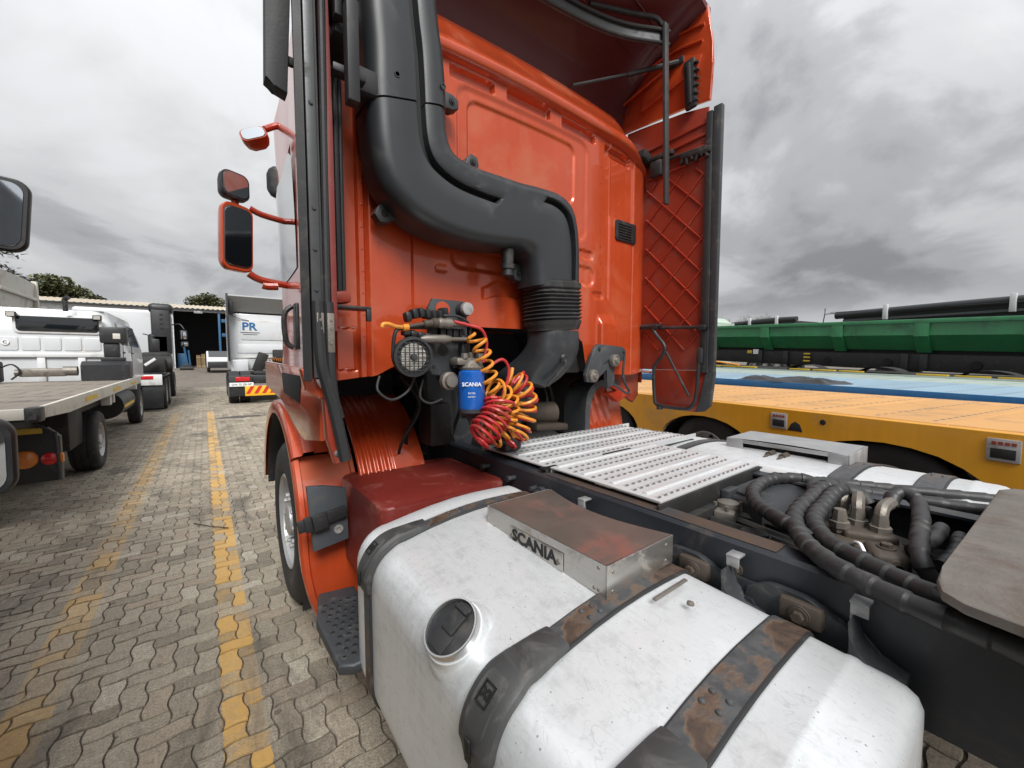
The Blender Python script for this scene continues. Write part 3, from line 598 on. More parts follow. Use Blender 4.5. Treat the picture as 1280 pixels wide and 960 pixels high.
m = MB(); m.tube(lp, .0135, 8, smooth=5); m.tube([(2.742, 1.68, 1.65), (2.742, 1.49, 1.33)], .009, 8); part('tube_loop', m, 'black_plastic', TR)
m = MB(); m.cyl((2.742, 1.72, 1.236), (2.742, 1.72, 1.212), .022, 10); m.hull((2.742, 1.42, 1.62), (.03, .04, .11), None, .01); part('loop_buffer', m, 'black_rubber', TR)
m = MB(); m.cyl((2.742, 1.80, 1.492), (2.742, 1.88, 1.498), .011, 10); part('pin', m, 'bright_metal', TR)
m = MB(); m.hull((2.72, 1.90, 3.13), (.10, .10, .07), Euler((0, .3, 0)), .015); m.hull((2.76, 1.78, 3.10), (.05, .22, .035), None, .01); m.hull((2.75, 1.80, 3.02), (.04, .10, .12), None, .015)
m.hull((2.755, 1.50, 3.02), (.03, .22, .045), Euler((R(5), 0, 0)), .012); m.cyl((2.755, 1.85, 3.07), (2.755, 1.42, 3.03), .014, 8)
for k in range(6): m.hull((2.755, 1.42+.035*k, 2.985+.02*(k % 2)), (.025, .02, .05), Euler((.4*(k % 3-1), 0, 0)), .006)
part('hinge', m, 'black_rubber', TR)
# black louvre on the wall
m = MB(); m.prism(off(rrect(.235, .145, .018, 4), (2.52, 2.535)), 'y', 1.885, 1.915, .004); lv = part('louvre', m, 'black_plastic', TR)
m = MB()
for k in range(6): m.hull((2.50, 1.883, 2.485+.019*k), (.15, .010, .008), Euler((.5, 0, 0)), .002)
part('slat_set', m, 'black_rubber', lv, kind='stuff')

# side fairing, left, seen from its trailing edge
m = MB(); m.prism([(1.94, 3.3), (1.58, 3.3), (1.55, 2.4), (1.55, 1.70), (1.94, 1.66)], 'x', .372, .392, .003); part('side_fairing', m, 'maroon_box', TR)
m = MB(); m.prism([(.276, 1.552), (.300, 1.545), (.304, 1.60), (.385, 1.75), (.37, 1.77), (.285, 1.62)], 'z', 1.52, 3.4, .003); part('rubber_blade', m, 'black_rubber', TR)
m = MB(); m.box(.306, .338, 1.545, 1.57, 1.53, 3.4, .003); q = part('blade_clamp', m, 'strip_metal', TR)
for z in (2.47, 2.12, 1.98, 1.84):
    m = MB(); m.bolt((.322, 1.546, z), (0, -1, 0), .006, .006); part('screw', m, 'bracket_grey', q)
m = MB(); m.cyl((.356, 1.556, 1.50), (.372, 1.556, 3.4), .0125, 10); m.box(.339, .346, 1.552, 1.575, 1.52, 3.4); part('edge_tube', m, 'black_rubber', TR)
m = MB()
for x, r in ((.425, .012), (.452, .012), (.470, .008)): m.tube([(x, 1.75, 1.86), (x, 1.75, 2.3), (x+.004, 1.755, 3.0), (x+.01, 1.78, 3.3)], r, 10)
part('vertical_pipes', m, 'black_plastic', TR)
m = MB(); m.hull((.44, 1.73, 1.845), (.09, .07, .05), Euler((0, -.15, 0)), .015); part('pipe_clamp', m, 'maroon_inner', TR)
m = MB(); m.box(.39, .565, 1.70, 1.79, 1.803, 1.815, .003); m.box(.545, .565, 1.70, 1.72, 1.755, 1.805, .003); part('shelf_bracket', m, 'black_plastic', TR)
for dx in (0, .034):
    m = MB(); m.hull((.328+dx, 1.53, 1.69), (.024, .012, .14), None, .003)
    for z in (1.735, 1.705, 1.655): m.cyl((.328+dx, 1.525, z), (.328+dx, 1.522, z), .005, 8)
    part('perforated_bar', m, 'dirty_metal', TR)
m = MB(); m.tube([(.325, 1.545, 1.80), (.33, 1.54, 1.60), (.35, 1.545, 1.50), (.37, 1.55, 1.42), (.392, 1.55, 1.30), (.405, 1.55, 1.22)], .021, 10, smooth=6)
m.tube([(.36, 1.545, 1.80), (.362, 1.54, 1.58), (.372, 1.55, 1.46), (.392, 1.555, 1.38)], .016, 10, smooth=6); part('rubber_seal', m, 'black_rubber', TR)
# maroon corner bracket with two bolts below the blade
m = MB(); m.prism([(.275, 1.56), (.31, 1.565), (.325, 1.50), (.365, 1.462), (.335, 1.452), (.29, 1.485)], 'y', 1.60, 1.66, .004); part('corner_bracket', m, 'orange_paint', TR)
m = MB(); m.prism([(.345, 1.45), (.372, 1.452), (.392, 1.30), (.402, 1.205), (.378, 1.20), (.352, 1.30)], 'y', 1.585, 1.635, .005); cb = part('corner_bracket', m, 'maroon_inner', TR)
for p in ((.367, 1.585, 1.415), (.387, 1.585, 1.243)):
    m = MB(); m.bolt(p, (0, -1, 0), .009, .012); part('bolt', m, 'bright_metal', cb)
# black flap hanging beside the deflector, left
m = MB(); m.prism([(.197, 2.535), (.225, 2.52), (.228, 2.515), (.262, 2.505), (.315, 3.45), (.225, 3.45)], 'y', 1.60, 1.66, .004); m.hull((.275, 1.63, 2.63), (.03, .02, .03), None, .006); part('side_flap', m, 'black_rubber', TR)

# lower cab corner and front mudguard
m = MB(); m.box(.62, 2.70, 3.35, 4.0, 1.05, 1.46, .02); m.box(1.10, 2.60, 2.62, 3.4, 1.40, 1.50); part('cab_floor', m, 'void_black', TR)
m = MB(); m.prism([(1.64, 1.55), (3.4, 1.58), (3.4, 1.40), (2.65, 1.36), (2.30, 1.26), (2.05, 1.22), (1.72, 1.27)], 'x', .352, .374, .006); part('side_skirt', m, 'orange_paint', TR)
m = MB(); m.prism([(2.05, 1.52), (2.6, 1.52), (2.55, 1.41), (2.10, 1.39)], 'x', .346, .353, .002); part('skirt_shade_plate', m, 'void_black', TR)  # flat black plate on the skirt; the colour imitates a shaded recess
AY, AZ = 2.98, .54
def arch(r, a): return (AY - r*math.cos(R(a)), AZ + r*math.sin(R(a)))       # a = 0 rear, 90 top
m = MB(); sec = [(.352, -.07), (.350, -.01), (.362, .012), (.40, .020), (.404, .050), (.455, .056), (.46, .030), (.53, .034), (.535, .0), (.66, .0)]
rings = []
for i in range(25):
    a = 42+130*i/24; rr = .775
    rings.append([(x,)+arch(rr+dr, a) for x, dr in sec])
m.ring_loft(rings, close=False); fd = part('mudguard', m, 'orange_paint', TR, ang=40)
m = MB(); rings = []
for i in range(31):
    a = 44-72*i/30; k = max(0., (i-16)/14)
    rings.append([(x+.09*k*k,)+arch(.752+dr*.6+.03*k, a) for x, dr in [(.352, -.09), (.350, -.01), (.362, .016), (.385, .018), (.392, -.020), (.55, -.022), (.640, -.022), (.645, .0), (.665, .0), (.67, -.08)]])
m.ring_loft(rings, close=False); part('mudguard_rear', m, 'orange_paint', TR, ang=40)
m = MB(); m.ring_loft([[(x,)+arch(.705, -26+200*i/24) for x in (.37, .50, .66)] for i in range(25)], close=False); part('mudguard_liner', m, 'black_plastic', TR)
# corrugated inner wing
def corr(u, v):
    a = 4+104*v; x = .655+.395*u; rr = .845 + (.011*math.sin(2*PI*u*9.5) if u < .53 else 0)
    return (x,)+arch(rr, a)
m = MB(); m.grid(corr, 90, 24); part('inner_wing', m, 'orange_paint', TR, ang=60)
wheel(TR, (.53, AY, .52), -1, .52, .30)
wheel(TR, (2.78, AY, .52), 1, .52, .30)
# right wing: rounded inner edge band and ribbed liner facing the rear
WP = [Vector((x, 0, z)) for x, z in ((2.20, .90), (2.20, 1.12), (2.205, 1.27), (2.24, 1.37), (2.32, 1.425), (2.44, 1.44), (2.56, 1.43))]
WP = catmull(WP, 6); m = MB()
m.ring_loft([[(p.x, 1.98, p.z), (p.x, 2.20, p.z), (p.x+.05, 2.20, p.z-.04), (p.x+.05, 1.98, p.z-.04)] for p in WP]); part('wing_band', m, 'susp_grey', TR)
def liner(u, v):
    x = 2.235+.60*u; z = 1.40-.50*v; y = 2.14-.10*v+.06*u
    return (x, y+.014*math.sin(2*PI*(u*6.5-v*1.6)) if u < .72 else y, z)
m = MB(); m.grid(liner, 90, 16); part('inner_wing', m, 'orange_paint', TR, ang=60)
m = MB(); m.prism([(2.42, 1.49), (2.845, 1.49), (2.845, 1.30), (2.78, 1.24), (2.60, 1.33), (2.44, 1.40)], 'y', 1.985, 2.02, .004); part('wing_gusset', m, 'maroon_inner', TR)
m = MB(); m.prism([(2.44, 1.33), (2.66, 1.36), (2.74, 1.33), (2.56, 1.26)], 'y', 1.96, 2.03, .004); part('wing_gusset', m, 'deep_orange_paint', TR)
# latch plate and strap on the mudguard
m = MB(); m.prism([(.372, .97), (.45, .962), (.56, .93), (.565, .66), (.395, .635), (.385, .82)], 'y', 2.135, 2.165, .006); lt = part('latch_plate', m, 'latch_grey', TR)
m = MB(); m.hull((.44, 2.12, .80), (.23, .02, .062), Euler((0, R(-9), 0)), .006); m.hull((.425, 2.105, .795), (.07, .02, .085), Euler((0, R(-9), 0)), .008); m.hull((.372, 2.11, .79), (.035, .02, .08), Euler((0, R(-9), 0)), .006); part('strap', m, 'black_rubber', lt)
m = MB(); m.lathe([(0, .022), (.008, .022), (.008, .011), (.002, .010)], (.515, 2.136, .725), (0, -1, 0), 16); part('eyelet', m, 'rim_steel', lt)
# maroon stowage box and step
m = MB(); m.prism(off(rrect(.672, .66, .06, 8), (.909, 1.99)), 'z', .52, .955, .016, 3); part('stowage_box', m, 'maroon_box', TR, label='maroon stowage box between mudguard and white tank')
m = MB(); m.prism([(.40, 2.08), (.56, 2.05), (.56, 1.50), (.40, 1.50), (.355, 1.53), (.345, 1.86)], 'z', .405, .45, .012, 3); stp = part('step_plate', m, 'bracket_grey', TR)
m = MB()
for i in range(5):
    for j in range(11):
        x = .385+.034*i+(.017 if j % 2 else 0); y = 1.56+.043*j
        if y > 1.98-.6*max(0, .40-x)*4 or x > .55: continue
        m.lathe([(0, .0125), (.004, .011), (.004, .0085), (.001, .0085)], (x, y, .45), (0, 0, 1), 10)
part('grip_studs', m, 'bracket_grey', stp, kind='stuff')
m = MB()
for i in range(5):
    for j in range(11):
        x = .385+.034*i+(.017 if j % 2 else 0); y = 1.56+.043*j
        if y > 1.98-.6*max(0, .40-x)*4 or x > .55: continue
        m.cyl((x, y, .4505), (x, y, .4522), .0080, 10)
part('grip_holes', m, 'print_black', stp, kind='stuff')

# ------------------------------------------------------------------ chassis
for name, x0, x1, s in (('frame_rail', 1.262, 1.272, 1), ('frame_rail', 2.158, 2.168, -1)):
    m = MB(); zt, zb = 1.045, .76; xa = x0 if s > 0 else x1; d = .085*s
    sec = [(xa, zb), (xa, zt-.012), (xa+.012*s, zt), (xa+d, zt), (xa+d, zt-.010), (xa+.022*s, zt-.010), (xa+.010*s, zt-.022), (xa+.010*s, zb+.02), (xa+d, zb+.010), (xa+d, zb)]
    m.prism([(x, z) for x, z in sec], 'y', -3.6, 3.9); part(name, m, 'frame_paint', TR)
m = MB(); m.grid(lambda u, v: (1.274+.075*u, .42+.98*v, 1.0478+.0006*math.sin(40*v)), 1, 8); part('flange_rust', m, 'rusty_flange', TR)
for y in (2.2, .82, -.35, -2.2):
    m = MB(); m.box(1.285, 2.145, y-.05, y+.05, .80, .99, .012); part('cross_member', m, 'grime_black', TR)
m = MB()
for p in ((1.262, 1.36, .93), (1.262, .74, .93), (1.262, .52, .96), (1.262, .50, .86), (1.262, .42, .87), (1.262, -.3, .93), (1.262, -.5, .85), (1.262, 1.10, .93)):
    m = MB(); m.bolt(p, (-1, 0, 0), .013, .022); part('rail_bolt', m, 'valve_brown', TR)
for p in ((1.262, 1.86, .99), (1.262, 1.62, .98)):
    m = MB(); m.cyl(p, (p[0]-.045, p[1], p[2]), .012, 10); m.cyl((p[0]-.03, p[1], p[2]), (p[0]-.05, p[1], p[2]), .016, 6); part('rail_stud', m, 'bracket_grey', TR)
m = MB(); m.cyl((1.262, 1.40, .955), (1.21, 1.40, .955), .022, 12); m.cyl((1.262, 1.40, .955), (1.235, 1.40, .955), .034, 12); m.cyl((1.262, 1.45, .97), (1.225, 1.45, .97), .012, 8)
part('rail_stud', m, 'bracket_grey', TR)
# tank carriers with bright end plates
def carrier(y, big=1.0):
    s = MB(); out = []
    for k in range(13):
        t = k/12; yy = y-.13+.24*t; z = .93+.038*big*smooth(0, .4, t)*smooth(1.06, .74, t)
        out.append((yy, z))
    s.prism(out+[(y+.12, .86), (y-.14, .86)], 'x', 1.235, 1.258, .004); c = part('tank_carrier', s, 'bracket_grey', TR)
    s = MB(); s.hull((1.224, y-.03, .930), (.032, .10, .062), None, .012, 2); s.lathe([(0, .026), (.004, .025), (.004, .001)], (1.208, y-.03, .930), (-1, 0, 0), 16); s.bolt((1.206, y-.03, .930), (-1, 0, 0), .014, .020); part('carrier_pad', s, 'valve_brown', c)
    s = MB(); s.box(1.225, 1.261, y-.135, y-.128, .87, 1.015, .002); s.box(1.215, 1.261, y-.165, y-.128, 1.010, 1.018, .002); s.box(1.215, 1.222, y-.165, y-.13, .985, 1.014, .001); part('end_plate', s, 'dull_alu', c)
    s = MB(); s.prism([(y-.137, .985), (y-.150, .93), (y-.185, .895), (y-.235, .882), (y-.235, .865), (y-.18, .875), (y-.142, .90)], 'x', 1.165, 1.250, .003); part('carrier_foot', s, 'bracket_grey', c)
for y in (1.26, .66, .37): carrier(y)
m = MB(); m.box(1.246, 1.262, .42, .52, .84, .945, .004); m.bolt((1.246, .47, .89), (-1, 0, 0), .018, .02); part('bolt_plate', m, 'frame_paint', TR)

# ------------------------------------------------------------------ fuel tanks
def perim(x0, x1, z0, z1, ro, ri, rb, n=9, crown=.012):
    """tank section from the lower inner corner up the outer side, over the top and down; outer side at x0"""
    o = []
    def arc_(cx, cz, r, a0, a1):
        for k in range(n+1):
            t = R(a0+(a1-a0)*k/n); o.append(Vector((cx+r*math.cos(t), 0, cz+r*math.sin(t))))
    arc_(x0+rb, z0+rb, rb, 270, 180)
    for k in range(1, 4): o.append(Vector((x0, 0, z0+rb+(z1-ro-z0-rb)*k/4)))
    arc_(x0+ro, z1-ro, ro, 180, 90)
    for k in range(1, 6):
        t = k/6; o.append(Vector((x0+ro+(x1-ri-x0-ro)*t, 0, z1+.035*t+crown*math.sin(PI*t))))
    arc_(x1-ri, z1+.035-ri, ri, 90, 0)
    o.append(Vector((x1, 0, (z0+z1)/2)))
    arc_(x1-rb*.6, z0+rb*.6, rb*.6, 0, -90)
    return o
def offset_poly(pts, d, closed=True):
    n = len(pts); o = []
    for i, p in enumerate(pts):
        a = pts[(i-1) % n] if closed else pts[max(i-1, 0)]; b = pts[(i+1) % n] if closed else pts[min(i+1, n-1)]
        t = (b-a).normalized(); o.append(p + Vector((-t.z, 0, t.x))*d)
    return o
def make_tank(mir, x0, x1, z0, z1, y0, y1, straps, box, covers, neck):
    fx = (lambda x: x) if mir == 1 else (lambda x: x0+x1-x)
    base = perim(x0, x1, z0, z1, .125, .07, .16, crown=.022)
    tl = lambda y: .055*(y-.73) if mir == 1 else 0.
    def ringat(d, y): return [(fx(p.x), y, p.z+tl(y)) for p in offset_poly(base, d)]
    s = MB(); prof = [(y0, -.05), (y0+.002, -.03), (y0+.012, -.012), (y0+.03, -.003), (y0+.055, 0)]
    prof += [(y0+.10, 0), (y0+.112, .004), (y0+.124, .004), (y0+.136, 0)]
    prof += [(y, 0) for y in (y0+.3, (y0+y1)/2, y1-.3)]
    prof += [(y1-.135, 0), (y1-.124, -.004), (y1-.112, -.004), (y1-.10, 0), (y1-.055, 0), (y1-.03, -.003), (y1-.012, -.012), (y1-.002, -.03), (y1, -.05)]
    s.ring_loft([ringat(d, y) for y, d in prof]); tk = part('fuel_tank', s, 'tank_metal', TR, ang=40)
    n0 = 10; nn = len(base)
    for (y, wd, cov) in straps:
        st = MB(); tv = Vector((0, 0, tl(y))); seq = [p+tv for p in offset_poly(base, .003)[2:nn-8]]; o2 = [p+tv for p in offset_poly(base, .009)[2:nn-8]]
        st.ring_loft([[(fx(a.x), y-wd/2, a.z), (fx(a.x), y+wd/2, a.z), (fx(b.x), y+wd/2, b.z), (fx(b.x), y-wd/2, b.z)] for a, b in zip(seq, o2)])
        sobj = part('tank_strap', st, 'strap_paint', tk)
        eg = MB(); 
        for e in (-1, 1): eg.tube([(fx(b.x), y+e*(wd/2+.002), b.z-.002) for b in seq], .006, 6)
        part('strap_rubber', eg, 'black_rubber', tk)
        bl = MB()
        for (i, e) in ((24, -.2), (24, .24), (25, -.24), (25, .2)):
            p = o2[22]+(o2[23]-o2[22])*(.05 if i == 24 else .42); bl.lathe([(0, .0075), (.003, .006), (.0045, .002)], (fx(p.x), y+e*wd, p.z+.001), (0, 0, 1), 10)
        part('strap_rivets', bl, 'strap_paint', tk, kind='stuff')
        if cov:
            cv = MB(); lo, hi = [p+tv for p in offset_poly(base, .004)], [p+tv for p in offset_poly(base, .030)]; rings = []
            a, b = 12, 23; cw = wd/2+.022
            fine_lo = catmull(lo[a:b+1], 3); fine_hi = catmull(hi[a:b+1], 3); fine_lo, fine_hi = fine_lo[2:], fine_hi[2:]; n = len(fine_lo)
            for i in range(n):
                t = i/(n-1); e = min(1, math.sin(PI*min(t, 1-t)/.26) if min(t, 1-t) < .13 else 1); e = .35+.65*e; L0, H0 = fine_lo[i], fine_lo[i]+(fine_hi[i]-fine_lo[i])*(.35+.65*e)
                ww = cw*(.72+.28*e)*(1.0 if t < .62 else 1.0-.12*smooth(.62, .8, t))
                rings.append([(fx(L0.x), y-ww, L0.z), (fx(L0.x*.3+H0.x*.7), y-ww, L0.z*.3+H0.z*.7), (fx(H0.x), y-ww*.78, H0.z), (fx(H0.x), y+ww*.78, H0.z), (fx(L0.x*.3+H0.x*.7), y+ww, L0.z*.3+H0.z*.7), (fx(L0.x), y+ww, L0.z)])
            cv.ring_loft(rings); co = part('strap_cover', cv, 'cover_rubber', tk, ang=35)
            p = fine_hi[n//2-3]; q = fine_hi[n//2+1]; up = (q-p).normalized(); mid = (p+q)/2; nrm = Vector((-up.z, 0, up.x))
            if mir == 1:
                pl_ = MB(); rr_ = []
                for i in range(int(n*.16), int(n*.66)):
                    t = (i-n*.16)/(n*.5); P0 = fine_hi[i]; N0 = (fine_hi[i]-fine_lo[i]).normalized(); k = min(1, math.sin(PI*t)*2.2+.25); h_ = cw*.62*(.6+.4*min(1, math.sin(PI*max(.02, min(.98, t)))*2))
                    rr_.append([(a.x, y+s_, a.z) for a, s_ in ((P0-N0*.002, -h_), (P0+N0*.0045*k, -h_*.93), (P0+N0*.0045*k, h_*.93), (P0-N0*.002, h_))])
                pl_.ring_loft(rr_); part('cover_pad', pl_, 'cover_rubber', tk, ang=35)
                mid = mid+nrm*.0065+Vector((0, y, 0))
                fm = MB()
                for e in (-1, 1):
                    fm.hull(mid+nrm*.002+Vector((0, e*.016, 0)), (.004, .003, .044), Matrix((nrm, Vector((0, 1, 0)), up)).transposed()); fm.hull(mid+nrm*.002+up*e*.021, (.004, .034, .003), Matrix((nrm, Vector((0, 1, 0)), up)).transposed())
                part('badge_frame', fm, 'print_black', tk)
                lettering('XI', .026, 'print_black', tk, mid+nrm*.0025, (0, -1, 0), up, .001, .0012)
                sl_ = MB(); p3 = fine_hi[3]; sl_.hull((fx(p3.x)-.003, y, p3.z), (.008, .018, .05), None, .003); part('cover_slot', sl_, 'print_black', tk)
    # step box
    bx0, bx1, by0, by1, bz0, bz1 = box
    bo = MB(); bo.ring_loft([[(fx(bx0), y, bz1), (fx(bx1+.010-.055*math.sin(PI*(y-by0)/(by1-by0))), y, bz1-.002)] for y in [by0+(by1-by0)*k/12 for k in range(13)]], close=False)
    sb = part('step_box', bo, 'steel_stained' if mir == 1 else 'dull_alu', tk)
    return tk, sb, fx
TK, SB, _ = make_tank(1, .428, 1.205, .25, .908, .10, 1.555, [(1.385, .050, True), (.665, .068, True), (.345, .076, True)], (.838, 1.150, .675, 1.235, .945, 1.042), True, True)
# step box sheets: front with name plate, end
m = MB(); k13 = [.675+.56*k/12 for k in range(13)]
sag = lambda y: 0.
m.ring_loft([[(.838, y, .948+.006*math.sin(PI*(y-.675)/.56)), (.838, y, 1.0405-sag(y)), (.842, y, 1.0405-sag(y)), (.842, y, .948)] for y in k13]); part('box_front', m, 'steel', TK)
m = MB(); m.box(.836, 1.158, .668, .6735, .952, 1.0415, .001); part('box_end', m, 'steel', TK)
m = MB(); m.box(.836, 1.15, 1.237, 1.242, .95, 1.0415, .001); part('box_end', m, 'steel', TK)
m = MB(); m.prism([(.835, .955), (1.10, .955), (1.10, 1.010), (.835, 1.012)], 'x', .8335, .8365, .0008); part('name_plate', m, 'steel', TK)
lettering('SCANIA', .056, 'print_black', TK, (.8328, .972, .985), (0, -1, 0), (0, 0, 1), .0012, .0016, 0, sx=1.12)
m = MB()
for y in (1.085, .853): m.lathe([(0, .009), (.003, .008), (.004, .002)], (.8335, y, .980), (-1, 0, 0), 12)
for y, z in ((.70, .962), (.70, 1.025), (.715, .962), (1.20, .972)): m.lathe([(0, .0055), (.002, .004)], (.838, y, z), (-1, 0, 0), 10)
for x, z in ((.86, .965), (.86, 1.02), (1.12, .97), (1.12, 1.02)): m.lathe([(0, .0055), (.002, .004)], (x, .668, z), (0, -1, 0), 10)
part('box_rivets', m, 'dirty_metal', TK)
# filler neck and cap
ax = Vector((-.55, -.13, .82)).normalized(); nb = Vector((.500, .868, .876))
m = MB(); m.lathe([(-.060, .108), (-.02, .101), (.0, .095), (.010, .088), (.018, .082), (.040, .078)], nb, ax, 36); part('filler_base', m, 'tank_metal', TK)
m = MB(); m.lathe([(.012, .074), (.062, .0735), (.066, .072), (.066, .068), (.035, .067)], nb, ax, 36); part('filler_ring', m, 'bright_metal', TK)
m = MB(); m.lathe([(.02, .0665), (.055, .0665), (.058, .06), (.058, .02)], nb, ax, 32); fc = part('filler_cap', m, 'black_plastic', TK)
m = MB(); yv = (Vector((0, 1, 0))-ax*ax.y).normalized(); tan = yv.cross(ax); rot = Matrix((tan, yv, ax)).transposed()
m.hull(nb+ax*.063+tan*.022, (.075, .046, .010), rot, .004); m.hull(nb+ax*.058-tan*.035, (.05, .06, .008), rot, .003); m.hull(nb+ax*.072+tan*.045, (.012, .05, .010), rot, .003); part('cap_flap', m, 'black_rubber', TK)
m = MB(); m.hull((1.0, .58, .962), (.16, .012, .006), None, .002); m.lathe([(0, .010), (.006, .009), (.009, .003)], (.985, .515, .957), (0, 0, 1), 10); m.box(.9, .902, 0.6, .601, .9, .901); part('tank_stop', m, 'dirty_metal', TK)

TK2, SB2, fx2 = make_tank(-1, 2.38, 3.16, .27, .985, .02, 1.90, [(1.36, .055, False), (.545, .08, False), (.255, .085, False)], (2.39+.08, 2.83, .575, 1.20, .98, 1.085), True, True)
m = MB(); m.box(2.70, 3.075, .567, .574, .985, 1.084, .001); part('box_end', m, 'dull_alu', TK2)
m = MB(); m.box(2.695, 2.702, .575, .66, .985, 1.084, .001); m.box(2.695, 2.702, 1.10, 1.20, .985, 1.084, .001); m.box(2.695, 2.702, .66, 1.10, 1.062, 1.084, .001); part('box_front', m, 'dull_alu', TK2)
m = MB(); m.box(2.80, 2.81, .60, 1.18, .98, 1.082); part('box_dark_back', m, 'void_black', TK2)  # upright black sheet behind the front cutout, its colour standing for shade inside
m = MB()
for y in (.93, .86): m.tube([(2.52, y+.02, .97), (2.57, y, 1.02), (2.66, y, 1.03)], .010, 8, smooth=5); m.cyl((2.63, y, 1.03), (2.71, y, 1.03), .018, 8)
part('breather_pipes', m, 'valve_brown', TK2)
m = MB(); m.lathe([(0, .075), (.03, .075), (.034, .068), (.034, .01)], (3.08, .66, .955), (.5, 0, .86), 24); part('filler_cap', m, 'bright_metal', TK2)
# ------------------------------------------------------------------ catwalk between the rails
def walk(x0, x1, y0, y1, z, ribs, right_drop=False):
    s = MB(); n = 24
    def zz(x): return z - (.05*smooth(x1-.18, x1+.06, x) if right_drop else 0)
    s.ring_loft([[(x0+(x1-x0)*i/n, y0, zz(x0+(x1-x0)*i/n)-.006), (x0+(x1-x0)*i/n, y1, zz(x0+(x1-x0)*i/n)-.006), (x0+(x1-x0)*i/n, y1, zz(x0+(x1-x0)*i/n)), (x0+(x1-x0)*i/n, y0, zz(x0+(x1-x0)*i/n))] for i in range(n+1)])
    s.box(x0+.004, x1-.004, y0-.002, y0+.006, z-.032, z-.001); s.box(x0+.004, x1-.004, y1-.006, y1+.002, z-.032, z-.001)
    p = part('catwalk_plate', s, 'alu_plate', TR)
    s = MB(); d = MB(); ys = []
    k = int((y1-y0)/.052)
    for j in range(k):
        y = y0+.03+j*(y1-y0-.05)/max(1, k-1)
        if j % 3 == 1: 
            xr = x1-.20 if right_drop else x1-.03; s.hull(((x0+.03+xr)/2, y, z+.002), (xr-x0-.03, .022, .009), None, .004); continue
        m_ = int((x1-x0-.06)/.043)
        for i in range(m_):
            x = x0+.035+.043*i+(.021 if j % 2 else 0); zt = zz(x)
            if x > x1-.03: continue
            # raised half-moon louvre open towards the rear
            pr = [(-.014, 0), (-.009, .006), (0, .0085), (.009, .006), (.014, 0)]
            A = [s.bm.verts.new((x+a, y-.006, zt+b)) for a, b in pr]; B = [s.bm.verts.new((x+a*.75, y+.011, zt+b*.12)) for a, b in pr]
            for q in range(4): s.bm.faces.new((A[q], A[q+1], B[q+1], B[q]))
            d.face([(x+a, y-.0062, zt+.0008+b*.88) for a, b in pr][::-1]); d.face([(x-.009, y-.0105, zt+.0009), (x+.009, y-.0105, zt+.0009), (x+.012, y-.006, zt+.0009), (x-.012, y-.006, zt+.0009)])
    part('grip_louvres', s, 'alu_plate', p, kind='stuff'); part('grip_slots', d, 'slot_dark', p, kind='stuff')
    return p
walk(1.305, 2.74, 1.43, 1.995, 1.072, 4, True)
walk(1.315, 2.20, .815, 1.405, 1.072, 4)
m = MB(); m.box(2.06, 2.20, .80, 1.42, 1.050, 1.058, .002); part('catwalk_support', m, 'frame_paint', TR)
m = MB(); m.box(1.29, 2.17, .800, .812, .99, 1.066, .003); part('catwalk_support', m, 'grime_black', TR)
m = MB(); m.hull((1.84, 1.414, 1.074), (.24, .014, .006), None, .002); m.hull((1.32, 1.42, 1.068), (.10, .03, .006)); part('catwalk_gap', m, 'print_black', TR)

# ------------------------------------------------------------------ air intake duct
ST = [((.500, 3.40), (.84, 3.44), .14), ((.545, 3.12), (.875, 3.20), .14), ((.556, 2.97), (.893, 3.06), .14), ((.565, 2.85), (.910, 2.95), .14), ((.566, 2.724), (.921, 2.82), .14),
      ((.569, 2.62), (.926, 2.70), .14), ((.578, 2.48), (.937, 2.61), .14), ((.600, 2.375), (.966, 2.557), .14), ((.648, 2.29), (1.022, 2.536), .14), ((.755, 2.212), (1.110, 2.527), .14), ((.903, 2.171), (1.229, 2.529), .14),
      ((1.065, 2.160), (1.360, 2.530), .14), ((1.225, 2.168), (1.500, 2.539), .14), ((1.345, 2.180), (1.648, 2.536), .14), ((1.412, 2.165), (1.745, 2.487), .14), ((1.437, 2.120), (1.790, 2.385), .14), ((1.448, 2.065), (1.809, 2.25), .14), ((1.452, 2.025), (1.814, 2.11), .14), ((1.455, 2.000), (1.815, 2.055), .14)]
def cat1(vals, t):
    n = len(vals)-1; s_ = max(0, min(n-1e-6, t*n)); i = int(s_); f = s_-i
    p = [vals[max(0, i-1)], vals[i], vals[i+1], vals[min(n, i+2)]]
    return .5*((2*p[1])+(p[2]-p[0])*f+(2*p[0]-5*p[1]+4*p[2]-p[3])*f*f+(p[3]-p[0]+3*(p[1]-p[2]))*f**3)
LX = [a[0] for a, b, c in ST]; LZ = [a[1] for a, b, c in ST]; RX = [b[0] for a, b, c in ST]; RZ = [b[1] for a, b, c in ST]
YF, YB = 1.655, 1.865
